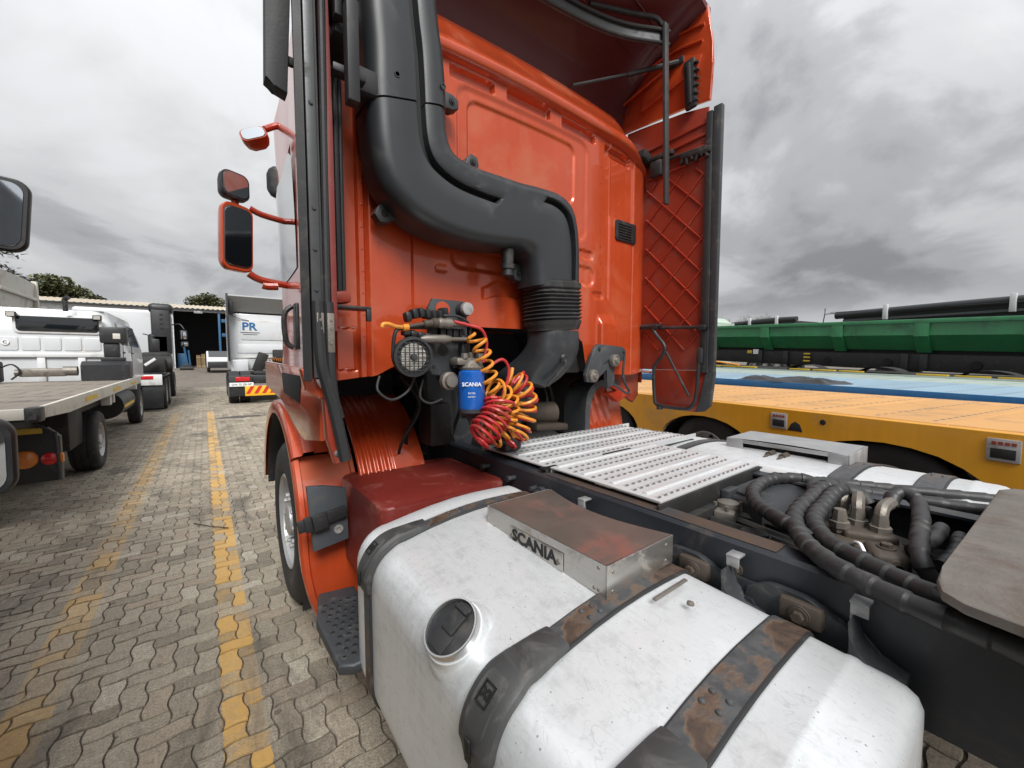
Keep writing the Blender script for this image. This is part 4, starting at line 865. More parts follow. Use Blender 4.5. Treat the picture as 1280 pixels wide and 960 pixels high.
def duct_ring(t, grow=0.0, slot=None, sdep=0.0):
    Lp = Vector((cat1(LX, t), 0, cat1(LZ, t))); Rp = Vector((cat1(RX, t), 0, cat1(RZ, t))); ax_ = Rp-Lp; w_ = ax_.length; a_ = ax_.normalized(); ctr = (Lp+Rp)/2
    hw, r = w_/2+grow, .075; o = []
    def P(s_, y): p = ctr + a_*s_; return (p.x, y, p.z)
    yf, yb = YF-grow, YB+grow
    for k in range(8):
        q = R(180+90*k/7); o.append(P(-hw+r+r*math.cos(q), yf+r+r*math.sin(q)))
    s0 = (slot if slot is not None else .62)*2*hw-hw; g_ = .021
    for s_, y in ((s0-g_-.09, yf), (s0-g_-.010, yf), (s0-g_, yf+min(.006, sdep)), (s0-g_*.9, yf+sdep), (s0+g_*.9, yf+sdep), (s0+g_, yf+min(.006, sdep)), (s0+g_+.010, yf), (min(s0+g_+.05, hw-r-.001), yf)): o.append(P(min(s_, hw-r-.0005), y))
    for k in range(8):
        q = R(270+90*k/7); o.append(P(hw-r+r*math.cos(q), yf+r+r*math.sin(q)))
    o += [P(hw, yb-.02), P(hw-.02, yb), P(-hw+.02, yb), P(-hw, yb-.02)]
    return o
def slot_at(t):
    if t < .60: return .60, .055*smooth(.595, .588, t)
    return .78, .055*smooth(.690, .697, t)*smooth(.985, .978, t)
def duct_piece(t0, t1, n, grow):
    s = MB(); rings = []
    for i in range(n+1):
        t = t0+(t1-t0)*i/n; sl_, dp = slot_at(t); rings.append(duct_ring(t, grow, sl_, dp))
    s.ring_loft(rings); return s
SEAM = 4.75/18
dct = part('intake_duct', duct_piece(0, SEAM-.002, 24, .004), 'duct_plastic', TR, ang=38)
part('duct_elbow', duct_piece(SEAM+.001, 1.0, 150, 0), 'duct_plastic', dct, ang=38)
def slot_strip(t0, t1, n):
    s = MB(); rings = []
    for i in range(n+1):
        t = t0+(t1-t0)*i/n; sl_, _ = slot_at(t); q = duct_ring(t, 0, sl_, .047); rings.append([q[11], q[12]])
    s.ring_loft(rings, close=False); return s
part('duct_slot_shade', slot_strip(0, .590, 70), 'print_black', dct); part('duct_slot_shade', slot_strip(.694, .981, 50), 'print_black', dct)  # black strips laid in the grooves, painted in place of their shade
# bellows and lower elbow
def rect_ring(xa, za, xb, zb, ya, yb, grow=0.0):
    a = Vector((xa, 0, za)); b = Vector((xb, 0, zb)); c = (a+b)/2; d = (b-a).normalized(); hw = (b-a).length/2+grow; cy = (ya+yb)/2; hy = abs(yb-ya)/2+grow
    return [tuple(c + d*px) [:1] + (cy+py,) + tuple(c+d*px)[2:] for px, py in rrect(2*hw, 2*hy, min(.075, hw*.9), 6)]
s = MB(); rings = []
for i in range(67):
    t = i/66; z = 2.05-.285*t; gr_ = .012*(smooth(.03, .06, t)) - .010*smooth(.16, .18, t)*smooth(.23, .20, t)
    if t > .23: gr_ = .008 + .007*math.cos((t-.23)/.60*2*PI*8) if t < .83 else .010*smooth(1., .83, t)
    rings.append(rect_ring(1.490+.01*t, z-.035*.3, 1.806+.012*t, z+.035*.3, YF-.002, YB, gr_))
s.ring_loft(rings); part('duct_bellows', s, 'black_rubber', dct, ang=50)
s = MB(); rings = []
for i in range(25):
    t = i/24; rings.append(rect_ring(cat1([1.510, 1.508, 1.49, 1.46, 1.46], t), cat1([1.76, 1.69, 1.60, 1.52, 1.47], t), cat1([1.815, 1.822, 1.80, 1.73, 1.64], t), cat1([1.765, 1.70, 1.58, 1.475, 1.42], t), YF+.10*smooth(.3, 1, t), YB+.28*smooth(.2, 1, t), 0))
s.ring_loft(rings); part('duct_outlet', s, 'duct_plastic', dct, ang=50)
m = MB(); m.tube([(1.66, 1.67, 1.60), (1.665, 1.655, 1.57), (1.64, 1.68, 1.52), (1.58, 1.72, 1.44)], .012, 8, smooth=4); m.lathe([(0, .03), (.012, .02)], (1.665, 1.665, 1.60), (0, -1, 0), 14); part('outlet_pipe', m, 'black_plastic', dct)
m = MB(); m.lathe([(0, .034), (.075, .030), (.078, .038), (.10, .036), (.105, .028), (.135, .030), (.14, .022)], (1.30, 1.73, 2.175), (0, 0, -1), 18); part('drain_nozzle', m, 'black_plastic', dct)
def tab(x, z, ang_, sc=1.0):
    s = MB(); pts = [(-.034, -.02), (.034, -.02), (.030, .03), (.016, .055), (-.016, .055), (-.030, .03)]; ca, sa = math.cos(ang_), math.sin(ang_)
    s.prism([(x+sc*(p*ca-q*sa), z+sc*(p*sa+q*ca)) for p, q in pts], 'y', 1.80, 1.862, .006); o = part('mounting_tab', s, 'duct_plastic', dct)
    s = MB(); c = (x-.022*sa*sc, 1.80, z+.022*ca*sc); s.lathe([(0, .017), (.004, .016), (.004, .008), (.010, .008)], c, (0, -1, 0), 12); part('tab_bolt', s, 'print_black', o)
tab(.985, 2.855, -PI/2, 1.2); tab(1.125, 2.575, -.25, 1.2); tab(.690, 2.265, 2.2, 1.3); tab(1.435, 2.105, PI-.15, 1.2)
for x, z in ((.675, 2.765), (.885, 2.80)):
    m = MB(); m.lathe([(0, .014), (.003, .013), (.003, .009), (-.002, .008)], (x, YF-.004, z), (0, -1, 0), 14); part('duct_screw', m, 'black_plastic', dct)
m = MB(); m.hull((.56, 1.70, 2.70), (.10, .08, .10), None, .02); part('duct_mount', m, 'black_rubber', dct)

# ------------------------------------------------------------------ support bracket with lamp, couplings, filter
m = MB(); m.prism([(.848, 1.60), (.848, 1.84), (.872, 1.885), (1.04, 1.885), (1.062, 1.86), (1.062, 1.70), (1.07, 1.62), (1.075, 1.50), (1.05, 1.485), (.86, 1.525)], 'y', 1.755, 1.775, .004); br = part('support_bracket', m, 'bracket_grey', TR)
m = MB(); m.prism([(1.107, 1.508), (1.45, 1.508), (1.45, 1.073), (1.503, 0.836), (1.45, 0.677), (1.318, 0.677), (1.318, 1.046), (1.239, 1.205), (1.114, 1.284)], 'y', 2.335, 2.36, .004); part('bracket_leg', m, 'bracket_grey', br)
m = MB(); m.lathe([(0, .040), (.003, .038), (.003, .001)], (.925, 1.754, 1.835), (0, -1, 0), 18); part('bracket_hole', m, 'orange_paint', br)
m = MB(); m.lathe([(0, .028), (.002, .027)], (.925, 1.754, 1.64), (0, -1, 0), 16); m.lathe([(0, .010), (.002, .009)], (.875, 1.754, 1.56), (0, -1, 0), 10); m.lathe([(0, .010), (.002, .009)], (.875, 1.754, 1.795), (0, -1, 0), 10); part('bracket_hole', m, 'print_black', br)
m = MB(); m.lathe([(0, .036), (.02, .036), (.045, .034), (.05, .028)], (1.03, 1.755, 1.84), (0, -1, 0), 18); q = part('socket', m, 'bracket_grey', br)
m = MB(); m.lathe([(0, .033), (.012, .030), (.016, .012)], (1.032, 1.705, 1.842), (0, -1, 0), 16); part('socket_cap', m, 'tipper_grey' if 'tipper_grey' in M else 'rim_steel', q)
# round work lamp with grid
lc = Vector((.745, 1.70, 1.607)); la = Vector((-.05, -1, -.04)).normalized()
m = MB(); m.lathe([(-.09, .03), (-.085, .06), (-.03, .088), (.004, .092), (.014, .090), (.016, .078), (.006, .074)], lc, la, 32); lp_ = part('work_lamp', m, 'black_rubber', TR, label='round black work lamp with a wire guard')
m = MB(); m.lathe([(-.002, .075), (.004, .072), (.008, .05), (.010, .01)], lc, la, 28); part('lens', m, 'lamp_glass', lp_)
m = MB(); u_ = Vector((1, 0, 0)); v_ = Vector((0, 0, 1))
for k in range(-3, 4):
    d = .0205*k; h = math.sqrt(max(.0, .076**2-d*d))
    m.tube([lc+la*.013+u_*d-v_*h, lc+la*.017+u_*d, lc+la*.013+u_*d+v_*h], .0022, 5); m.tube([lc+la*.015+v_*d-u_*h, lc+la*.019+v_*d, lc+la*.015+v_*d+u_*h], .0022, 5)
m.lathe([(.01, .016), (.022, .014), (.024, .006)], lc, la, 12); part('wire_guard', m, 'black_plastic', lp_)
m = MB(); m.tube([(.66, 1.72, 1.60), (.665, 1.71, 1.70), (.70, 1.71, 1.735), (.86, 1.73, 1.745)], .009, 8, smooth=3); m.hull((.75, 1.74, 1.705), (.05, .03, .05), None, .008); part('lamp_arm', m, 'black_plastic', lp_)
# couplings
m = MB(); m.tube([(.607, 1.70, 1.732), (.612, 1.70, 1.745), (.635, 1.70, 1.748), (.67, 1.70, 1.738), (.70, 1.70, 1.738)], .009, 8, smooth=5); m.cyl((.70, 1.70, 1.735), (.725, 1.70, 1.738), .016, 10); part('yellow_line', m, 'coil_yellow', TR)
m = MB(); m.cyl((.70, 1.70, 1.738), (.83, 1.70, 1.762), .0095, 10); part('coupling_rod', m, 'valve_brown', TR)
m = MB(); m.lathe([(0, .016), (.04, .018), (.045, .024), (.07, .022)], (.80, 1.70, 1.757), Vector((.98, 0, .12)), 14); part('coupling_sleeve', m, 'valve_brown', TR)
m = MB(); m.lathe([(0, .022), (.015, .026), (.03, .022), (.045, .026), (.07, .024), (.075, .014), (.16, .014)], (.87, 1.70, 1.765), Vector((1, 0, .0)), 14); part('metal_coupling', m, 'dirty_metal', TR)
m = MB(); m.lathe([(0, .008), (.02, .018), (.12, .021), (.15, .016), (.16, .010), (.26, .010)], (.78, 1.695, 1.688), Vector((1, 0, .02)), 14); part('metal_coupling', m, 'dirty_metal', TR)
m = MB()
for k in range(7): m.hull((.73+.03*k, 1.72, 1.785+.012*math.sin(k)+.006*k), (.028, .05, .045), Euler((0, -.2, .1*k)), .01)
for k in range(5): m.hull((.72+.034*k, 1.72, 1.715-.004*k), (.032, .05, .026), None, .008)
for k in range(4): m.hull((.91+.035*k, 1.735, 1.72), (.03, .03, .05), None, .006)
m.hull((1.03, 1.73, 1.66), (.05, .04, .11), None, .01); m.hull((1.0, 1.735, 1.58), (.08, .03, .06), None, .01); part('coupling_holder', m, 'black_plastic', br, kind='stuff')
m = MB(); m.lathe([(0, .045), (.03, .045), (.034, .034), (.05, .03), (.052, .012)], (.945, 1.75, 1.49), (0, -1, 0), 20); part('bush', m, 'dirty_metal', br)
m = MB()
for p in ((.86, 1.545), (1.05, 1.51), (.90, 1.53)): m.bolt((p[0], 1.765, p[1]), (0, -1, 0), .009, .012)
part('bracket_bolts', m, 'bracket_grey', br)
# blue fuel filter with its head
fcn = Vector((1.045, 1.69, 0))
m = MB(); m.lathe([(1.545, .055), (1.535, .066), (1.365, .066), (1.352, .062)], fcn, (0, 0, 1), 32); ff = part('filter_canister', m, 'filter_blue', TR)
m = MB(); m.lathe([(1.353, .064), (1.335, .063), (1.322, .05), (1.315, .03), (1.295, .022), (1.285, .016), (1.27, .012)], fcn, (0, 0, 1), 24); part('filter_bowl', m, 'bracket_grey', ff)
m = MB(); m.lathe([(1.545, .060), (1.556, .064), (1.565, .058), (1.59, .055), (1.60, .03)], fcn, (0, 0, 1), 20); m.hull(fcn+Vector((-.02, .01, 1.585)), (.15, .08, .035), None, .01); m.hull(fcn+Vector((.04, -.01, 1.605)), (.04, .05, .04), None, .008); m.cyl(fcn+Vector((-.05, -.02, 1.60)), fcn+Vector((-.05, -.02, 1.625)), .018, 8); m.cyl(fcn+Vector((.0, .0, 1.60)), fcn+Vector((0, 0, 1.63)), .014, 8); part('filter_head', m, 'dirty_metal', ff)
rt = Vector((.86, -.5, 0)).normalized(); nrm = Vector((-.5, -.86, 0)).normalized()
lettering('SCANIA', .026, 'print_white', ff, fcn+nrm*.0664+Vector((0, 0, 1.475)), rt, (0, 0, 1), .0006, .0006)
lettering('FILTER', .012, 'print_white', ff, fcn+nrm*.0664+Vector((0, 0, 1.432)), rt, (0, 0, 1), .0006)
lettering('ELEMENT', .009, 'print_white', ff, fcn+nrm*.0664+Vector((0, 0, 1.415)), rt, (0, 0, 1), .0006)
# air coils
def coil(path, r0, turns, r, mname, name, seg=7, droop=0.0, ph=0.0):
    P_ = catmull([Vector(p) for p in path], 40); n = len(P_); o = []
    lens = [0]
    for a, b in zip(P_, P_[1:]): lens.append(lens[-1]+(b-a).length)
    N_ = int(turns*18)
    for i in range(N_+1):
        t = i/N_; s_ = t*lens[-1]; j = max(k for k in range(n) if lens[k] <= s_+1e-9); j = min(j, n-2)
        f = (s_-lens[j])/max(1e-6, lens[j+1]-lens[j]); p = P_[j].lerp(P_[j+1], f); tg = (P_[min(j+2, n-1)]-P_[max(j-1, 0)]).normalized()
        up = Vector((0, -1, .15)); a = (up-tg*up.dot(tg)).normalized(); b = tg.cross(a); th = 2*PI*turns*t+ph; rr = r0*smooth(0, .04, t)*smooth(1, .97, t)*(1+.10*math.sin(t*19+ph))
        o.append(p+(a*math.cos(th)+b*math.sin(th))*rr)
    s = MB(); s.tube(o, r, seg); return part(name, s, mname, TR)
coil([(1.045, 1.66, 1.72), (1.075, 1.64, 1.63), (1.11, 1.64, 1.52), (1.15, 1.63, 1.43)], .040, 5.5, .0082, 'coil_yellow', 'yellow_air_coil')
coil([(1.12, 1.62, 1.44), (1.19, 1.62, 1.41), (1.215, 1.62, 1.32), (1.17, 1.62, 1.23), (1.10, 1.62, 1.20)], .058, 8.5, .0080, 'coil_yellow', 'yellow_air_coil', ph=1.0)
coil([(1.27, 1.66, 1.49), (1.32, 1.63, 1.43), (1.34, 1.63, 1.33), (1.30, 1.63, 1.24), (1.26, 1.62, 1.19)], .060, 7, .0080, 'coil_yellow', 'yellow_air_coil', ph=2.0)
coil([(1.15, 1.60, 1.40), (1.125, 1.58, 1.335), (1.055, 1.57, 1.265), (1.005, 1.57, 1.225)], .068, 8, .0085, 'coil_red', 'red_air_coil')
coil([(1.30, 1.68, 1.49), (1.36, 1.66, 1.42), (1.37, 1.66, 1.32), (1.32, 1.66, 1.22), (1.24, 1.66, 1.17)], .056, 8, .0080, 'coil_red', 'red_air_coil', ph=.5)
m = MB(); m.tube([(.95, 1.69, 1.775), (1.02, 1.67, 1.76), (1.08, 1.65, 1.74), (1.11, 1.65, 1.68), (1.10, 1.65, 1.62), (1.09, 1.65, 1.58)], .0078, 8, smooth=6); m.tube([(1.11, 1.63, 1.56), (1.18, 1.62, 1.595), (1.22, 1.62, 1.56), (1.22, 1.62, 1.50), (1.19, 1.62, 1.43), (1.165, 1.60, 1.38)], .0078, 8, smooth=6); m.tube([(1.27, 1.64, 1.47), (1.31, 1.63, 1.51), (1.345, 1.65, 1.525)], .010, 8, smooth=4); part('red_air_line', m, 'coil_red', TR)
m = MB(); m.tube([(1.215, 1.63, 1.47), (1.245, 1.63, 1.51), (1.262, 1.64, 1.55)], .010, 8, smooth=4); part('yellow_air_line', m, 'coil_yellow', TR)
for pts_ in ([(.90, 1.70, 1.80), (.97, 1.685, 1.80), (1.03, 1.68, 1.765), (1.035, 1.69, 1.70), (1.02, 1.70, 1.66)], [(.62, 1.78, 1.52), (.60, 1.75, 1.46), (.66, 1.74, 1.415), (.74, 1.75, 1.45), (.78, 1.76, 1.52)], [(.82, 1.76, 1.50), (.80, 1.75, 1.42), (.85, 1.75, 1.385), (.92, 1.76, 1.40)]):
    m = MB(); m.tube(pts_, .006, 8, smooth=5); part('black_cable', m, 'black_rubber', TR)
# bracket right of the coils, and rear cab suspension
m = MB(); m.prism([(1.28, 1.50), (1.40, 1.48), (1.47, 1.44), (1.475, 1.35), (1.42, 1.34), (1.30, 1.40)], 'y', 1.72, 1.75, .006); o = part('support_bracket', m, 'bracket_grey', TR)
m = MB(); m.lathe([(0, .03), (.02, .028), (.024, .018), (.03, .016)], (1.435, 1.72, 1.40), (0, -1, 0), 16); part('bush', m, 'dirty_metal', o)
m = MB(); m.hull((1.36, 1.80, 1.25), (.12, .10, .34), None, .02); m.hull((1.34, 1.76, 1.16), (.16, .08, .05), None, .012); part('air_dryer', m, 'black_plastic', TR)
m = MB(); pl = [(2.079, 1.600), (2.117, 1.671), (2.155, 1.699), (2.419, 1.685), (2.457, 1.657), (2.457, 1.600), (2.362, 1.557), (2.334, 1.595), (2.277, 1.605), (2.211, 1.572), (2.155, 1.468), (2.117, 1.435), (2.041, 1.439), (2.027, 1.487)]
m.prism(pl, 'y', 1.825, 1.855, .006); su = part('suspension_bracket', m, 'susp_grey', TR)
m = MB(); m.prism([(2.079, 1.454), (2.122, 1.515), (2.306, 1.624), (2.353, 1.591), (2.353, 1.411), (2.268, 1.383), (2.268, 1.534), (2.145, 1.439), (2.112, 1.444)], 'y', 1.84, 1.87, .006); part('link_arm', m, 'susp_grey', su)
for p in ((2.093, 1.482), (2.320, 1.586)):
    m = MB(); m.lathe([(0, .045), (.028, .043), (.032, .032), (.034, .028), (.030, .024), (.046, .015)], (p[0], 1.832, p[1]), (0, -1, 0), 20); part('bush', m, 'dirty_metal', su)
m = MB(); m.tube([(2.435, 1.82, 1.62), (2.42, 1.82, 1.48), (2.46, 1.82, 1.40), (2.50, 1.82, 1.355), (2.46, 1.82, 1.345), (2.37, 1.84, 1.40), (2.30, 1.87, 1.43)], .009, 8, smooth=5); part('brake_pipe', m, 'bracket_grey', TR)
m = MB(); m.bolt((2.16, 1.825, 1.665), (0, -1, 0), .011, .010); m.bolt((2.43, 1.825, 1.65), (0, -1, 0), .011, .010); part('bracket_bolts', m, 'bracket_grey', su)
# engine and gearbox, dark, under the cab
m = MB(); m.box(1.30, 2.12, 2.55, 3.6, .62, 1.46, .05); m.box(1.44, 1.98, 1.95, 2.6, .58, 1.10, .08, 3); part('gearbox', m, 'grime_black', TR)
m = MB(); m.box(1.08, 2.88, 2.62, 2.68, .55, 1.80); m.box(.6, 1.05, 2.75, 2.8, .7, 1.5); part('under_cab_dark_backing', m, 'void_black', TR)  # near-black sheets added to close the view, standing in for the dark under the cab
m = MB()
for k in range(14):
    x = .92+.09*k; m.tube([(x, 2.3+.02*(k % 3), 1.5), (x+random.uniform(-.1, .1), 2.2+.05*(k % 4), 1.32), (x+random.uniform(-.12, .1), 2.22+.1*(k % 3), 1.12), (x, 2.35, .98)], .009+.004*(k % 3), 6, smooth=5)
m.hull((1.12, 2.25, 1.2), (.14, .18, .26), None, .02); part('engine_pipes', m, 'grime_black', TR)
m = MB(); m.cyl((1.75, 2.25, 1.20), (2.08, 2.20, 1.19), .085, 16); m.hull((1.95, 2.12, 1.11), (.34, .12, .05), Euler((0, .1, .1)), .012); m.cyl((1.62, 2.15, 1.30), (1.66, 2.1, 1.12), .03, 10); part('retarder_pipe', m, 'valve_brown', TR)
m = MB(); m.prism([(1.90, 1.80), (2.05, 1.74), (2.14, 1.56), (2.12, 1.50), (1.92, 1.50)], 'y', 1.975, 2.02, .006); part('sound_panel', m, 'grime_black', TR)

# ------------------------------------------------------------------ hydraulics and turntable plate behind the catwalk
def wrapped(path, r, name='hydraulic_hose'):
    P_ = catmull([Vector(p) for p in path], 26); fine = [P_[0]]; step = .0055
    for a, b in zip(P_, P_[1:]):
        d = (b-a).length; k = max(1, int(d/step)); fine += [a.lerp(b, (q+1)/k) for q in range(k)]
    out_ = [fine[0]]
    for p in fine[1:]:
        if (p-out_[-1]).length >= step*.95: out_.append(p)
    rr = [r*(.88+.17*((i*step/.040) % 1.0)) for i in range(len(out_))]
    s = MB(); s.tube(out_, rr, 18); return part(name, s, 'hose_wrap', TR, ang=26)
wrapped([(2.14, .575, 1.05), (2.12, .63, 1.055), (2.0, .695, 1.055), (1.80, .685, 1.05), (1.62, .60, 1.055), (1.49, .49, 1.07), (1.43, .42, 1.075), (1.41, .38, 1.06)], .0255)
wrapped([(1.93, .345, 1.06), (1.93, .375, 1.09), (1.88, .425, 1.10), (1.72, .425, 1.085), (1.54, .405, 1.08), (1.40, .335, 1.078), (1.33, .25, 1.078), (1.275, .16, 1.080), (1.235, .08, 1.083), (1.22, -.05, 1.08), (1.20, -.4, 1.06)], .0255)
wrapped([(2.0, .385, 1.06), (2.0, .42, 1.085), (1.93, .475, 1.095), (1.74, .475, 1.085), (1.53, .455, 1.08), (1.36, .385, 1.078), (1.26, .295, 1.075), (1.215, .20, 1.070), (1.185, .10, 1.068), (1.17, -.05, 1.065), (1.16, -.4, 1.05)], .0255)
wrapped([(1.80, .46, 1.06), (1.90, .50, 1.075), (2.04, .50, 1.07), (2.14, .44, 1.045), (2.22, .30, 1.035), (2.30, .08, 1.03), (2.38, -.2, 1.03)], .0255)
wrapped([(1.90, .50, 1.05), (2.06, .545, 1.065), (2.24, .50, 1.04), (2.37, .33, 1.03), (2.50, .09, 1.03), (2.60, -.15, 1.03)], .024)
wrapped([(1.93, .285, 1.07), (1.96, .285, 1.10), (1.99, .265, 1.115), (1.97, .225, 1.10), (1.86, .20, 1.07), (1.72, .185, 1.045), (1.63, .165, 1.0), (1.66, .12, .93), (1.80, .10, .90)], .024)
wrapped([(1.95, .16, 1.03), (1.84, .17, 1.015), (1.72, .20, 1.0)], .023); wrapped([(2.0, .12, 1.0), (1.86, .12, .985), (1.74, .14, .97)], .022)
m = MB(); m.tube([(2.14, .575, 1.05), (2.13, .52, 1.045), (2.06, .475, 1.03)], .021, 10, smooth=4); part('hose_fitting', m, 'valve_brown', TR)
m = MB(); m.hull((1.80, .33, .95), (.20, .20, .07), Euler((0, 0, R(25))), .014); m.hull((1.83, .335, .985), (.16, .15, .05), Euler((0, 0, R(25))), .016, 3); m.hull((1.70, .255, .955), (.12, .10, .085), Euler((0, 0, R(25))), .022, 3); vb = part('valve_block', m, 'valve_brown', TR)
m = MB()
for p in ((1.83, .355), (1.81, .29), (1.88, .41), (1.76, .39)):
    m.lathe([(.99, .024), (1.005, .026), (1.007, .031), (1.028, .031), (1.030, .023), (1.05, .022), (1.07, .018)], (p[0], p[1], 0), (0, 0, 1), 8)
m.tube([(1.83, .355, 1.05), (1.85, .36, 1.085), (1.93, .375, 1.09)], .020, 8, smooth=3); m.tube([(1.81, .29, 1.05), (1.83, .29, 1.085), (1.93, .285, 1.085)], .020, 8, smooth=3); m.tube([(1.88, .41, 1.05), (1.90, .41, 1.08), (2.0, .41, 1.08)], .020, 8, smooth=3); part('hose_fitting', m, 'dirty_metal', vb)
m = MB(); m.bolt((1.70, .255, .997), (0, 0, 1), .016, .016); m.lathe([(0, .030), (.012, .030), (.014, .018), (.0, .017)], (1.645, .225, .958), (-.75, -.6, 0), 14); part('valve_plug', m, 'valve_brown', vb)
m = MB(); m.hull((1.87, .335, 1.04), (.024, .024, .06), None, .008); part('valve_knob', m, 'black_rubber', vb)
m = MB(); m.tube([(1.69, .33, .99), (1.675, .315, .995), (1.655, .30, .98)], .006, 8, smooth=3); part('white_lead', m, 'print_white', vb)
m = MB(); m.hull((1.72, .17, .935), (.30, .12, .02), Euler((0, .05, R(25))), .004); m.box(1.30, 2.14, -.5, .80, .84, .86); part('hydraulic_tray', m, 'bracket_grey', TR)
m = MB(); m.prism([(1.72, .62), (2.06, .60), (2.12, .78), (1.80, .80)], 'z', .86, 1.01, .02, 3); m.hull((1.98, .60, 1.0), (.36, .34, .03), Euler((R(10), R(-4), R(-8))), .01); part('gearbox_cover', m, 'bracket_grey', TR)
m = MB(); m.hull((1.72, .755, .955), (.17, .08, .05), Euler((0, 0, .3)), .012); m.lathe([(0, .045), (.02, .042), (.026, .02)], (1.72, .75, .98), (0, 0, 1), 14)
for a in range(4): m.cyl((1.72+.075*math.cos(a*1.57+.6), .75+.04*math.sin(a*1.57+.6), .95), (1.72+.075*math.cos(a*1.57+.6), .75+.04*math.sin(a*1.57+.6), 1.0), .008, 6)
part('brake_valve', m, 'dirty_metal', TR)
m = MB(); m.lathe([(0, .045), (.004, .043)], (1.52, .57, .985), (.1, 0, 1), 18); m.cyl((1.52, .57, .90), (1.52, .57, .98), .05, 14); part('breather_cap', m, 'print_black', TR)
m = MB(); m.hull((1.80, .78, 1.0), (.10, .04, .07), None, .008); part('junction_box', m, 'bracket_grey', TR)
m = MB()
for k in range(16): m.tube([(1.35+.05*k, .76, .95), (1.36+.05*k, .5, .90+.02*(k % 3)), (1.34+.05*k, .1, .90), (1.36+.05*k, -.4, .90)], .011+.003*(k % 3), 6, smooth=4)
part('pipe_run', m, 'grime_black', TR)
m = MB(); m.prism([(1.10, -.03), (1.115, .055), (1.145, .088), (1.20, .100), (1.28, .100), (2.20, .052), (2.26, .02), (2.34, -.25), (2.34, -1.0), (1.0, -1.0), (1.04, -.30)], 'z', 1.118, 1.140, .005); tp = part('turntable_plate', m, 'plate_stained', TR)
m = MB(); m.box(1.45, 1.95, -.9, -.05, 1.02, 1.117, .02); part('turntable_mount', m, 'grime_black', TR)
for s_ in (-1, 1):
    for y in (-1.4,):
        wheel(TR, (1.72+s_*.90, y, .50), s_, .50, .56)
m = MB(); m.cyl((.95, -1.4, .50), (2.5, -1.4, .50), .11, 14); m.cyl((.68, AY, .50), (2.64, AY, .50), .08, 14); m.cyl((1.72, 2.0, .72), (1.72, -1.3, .6), .07, 12); part('axle', m, 'grime_black', TR)

# ------------------------------------------------------------------ mirrors on the left of the cab
def mirror(c, wd, ht, dp, yaw_, roll=0, pitch_=0, rr=.05, mname='orange_paint', gl='mirror_glass'):
    rot = Euler((pitch_, roll, yaw_)).to_matrix(); c = Vector(c)
    s = MB(); o = rrect(wd, ht, rr, 5); rings = []
    for k, (d, sc) in enumerate(((-.008, .97), (0, 1.0), (dp*.35, 1.0), (dp*.75, .86), (dp, .60))): rings.append([c+rot@Vector((p[0]*sc, d, p[1]*sc)) for p in o])
    s.ring_loft(rings); h = part('mirror_housing', s, mname, TR, ang=40)
    s = MB(); s.ring_loft([[c+rot@Vector((p[0]*sc, d, p[1]*sc)) for p in o] for d, sc in ((-.010, .86), (-.0125, .85))]); part('mirror_glass', s, gl, h)
    s = MB(); s.ring_loft([[c+rot@Vector((p[0]*sc, d, p[1]*sc)) for p in o] for d, sc in ((-.0085, .90), (-.011, .862))], caps=False); part('mirror_rim', s, 'black_rubber', h)
    return h
mirror((.205, 3.2, 2.385), .185, .43, .11, R(22), R(2))
mirror((.205, 3.2, 2.715), .165, .175, .10, R(22), R(3), R(-6), rr=.045, mname='black_plastic')
mirror((.33, 3.35, 3.14), .17, .11, .10, R(-15), R(-24), R(-25), rr=.04)
mirror((.535, 3.80, 3.02), .09, .25, .08, R(60), 0, 0, rr=.045, mname='black_plastic')
for pts_, r_ in (([(.28, 3.24, 2.60), (.35, 3.25, 2.575), (.50, 3.28, 2.565)], .020), ([(.26, 3.24, 2.17), (.33, 3.25, 2.135), (.50, 3.28, 2.12)], .024), ([(.40, 3.36, 3.20), (.48, 3.38, 3.26), (.55, 3.4, 3.28)], .022), ([(.20, 3.23, 2.60), (.20, 3.23, 2.625), (.20, 3.23, 2.65)], .022), ([(.34, 3.26, 2.105), (.37, 3.26, 2.10), (.43, 3.26, 2.105)], .028)):
    m = MB(); m.tube(pts_, r_, 10, smooth=4); part('mirror_arm', m, 'deep_orange_paint', TR)
# ------------------------------------------------------------------ white crew-cab flatbed
FB = thing('flatbed_truck', 'white crew cab flatbed recovery truck with worn timber deck, left', 'truck', (-2.4, 9.0, 0))
def window_strip(poly, axis, a, b, parent, name='window', m_='dark_glass'):
    s = MB(); s.prism(poly, axis, a, b, .004); return part(name, s, m_, parent)
cx0, cx1, cy0, cy1 = -3.45, -1.30, 10.8, 14.6
m = MB(); rings = []
for i in range(13):
    t = i/12; z = 1.12+(2.50-1.12)*t; k = smooth(.72, 1, t); tl = .10*smooth(.35, .95, t)
    o = rrect((cx1-cx0)-2*tl-.14*k*k, (cy1-cy0)-.25*k-.5*smooth(.45, 1, t), .13+.05*k, 6)
    rings.append([((cx0+cx1)/2+p[0], (cy0+cy1)/2+p[1]-.22*smooth(.45, 1, t), z) for p in o])
m.ring_loft(rings); m.grid(lambda u, v: (cx0+.2+(cx1-cx0-.4)*u, cy0+.15+(cy1-cy0-.9)*v, 2.50+.035*math.sin(PI*u)*math.sin(PI*v)), 8, 8)
cb_ = part('cab', m, 'white_paint', FB, ang=45)
m = MB(); m.prism(off(rrect(1.02, .27, .06, 4), (-2.06, 2.215)), 'y', 10.775, 10.835, .006); part('rear_window', m, 'dark_glass', cb_)
m = MB(); m.prism(off(rrect(1.10, .34, .08, 4), (-2.06, 2.215)), 'y', 10.785, 10.84, .006); part('window_frame', m, 'white_plain', cb_)
for i in range(7):
    m = MB(); m.prism(off(rrect(.225, .24, .03, 3), (-3.18+.255*i, 1.86)), 'y', 10.786, 10.815, .010, 3); part('pressed_panel', m, 'white_paint', cb_)
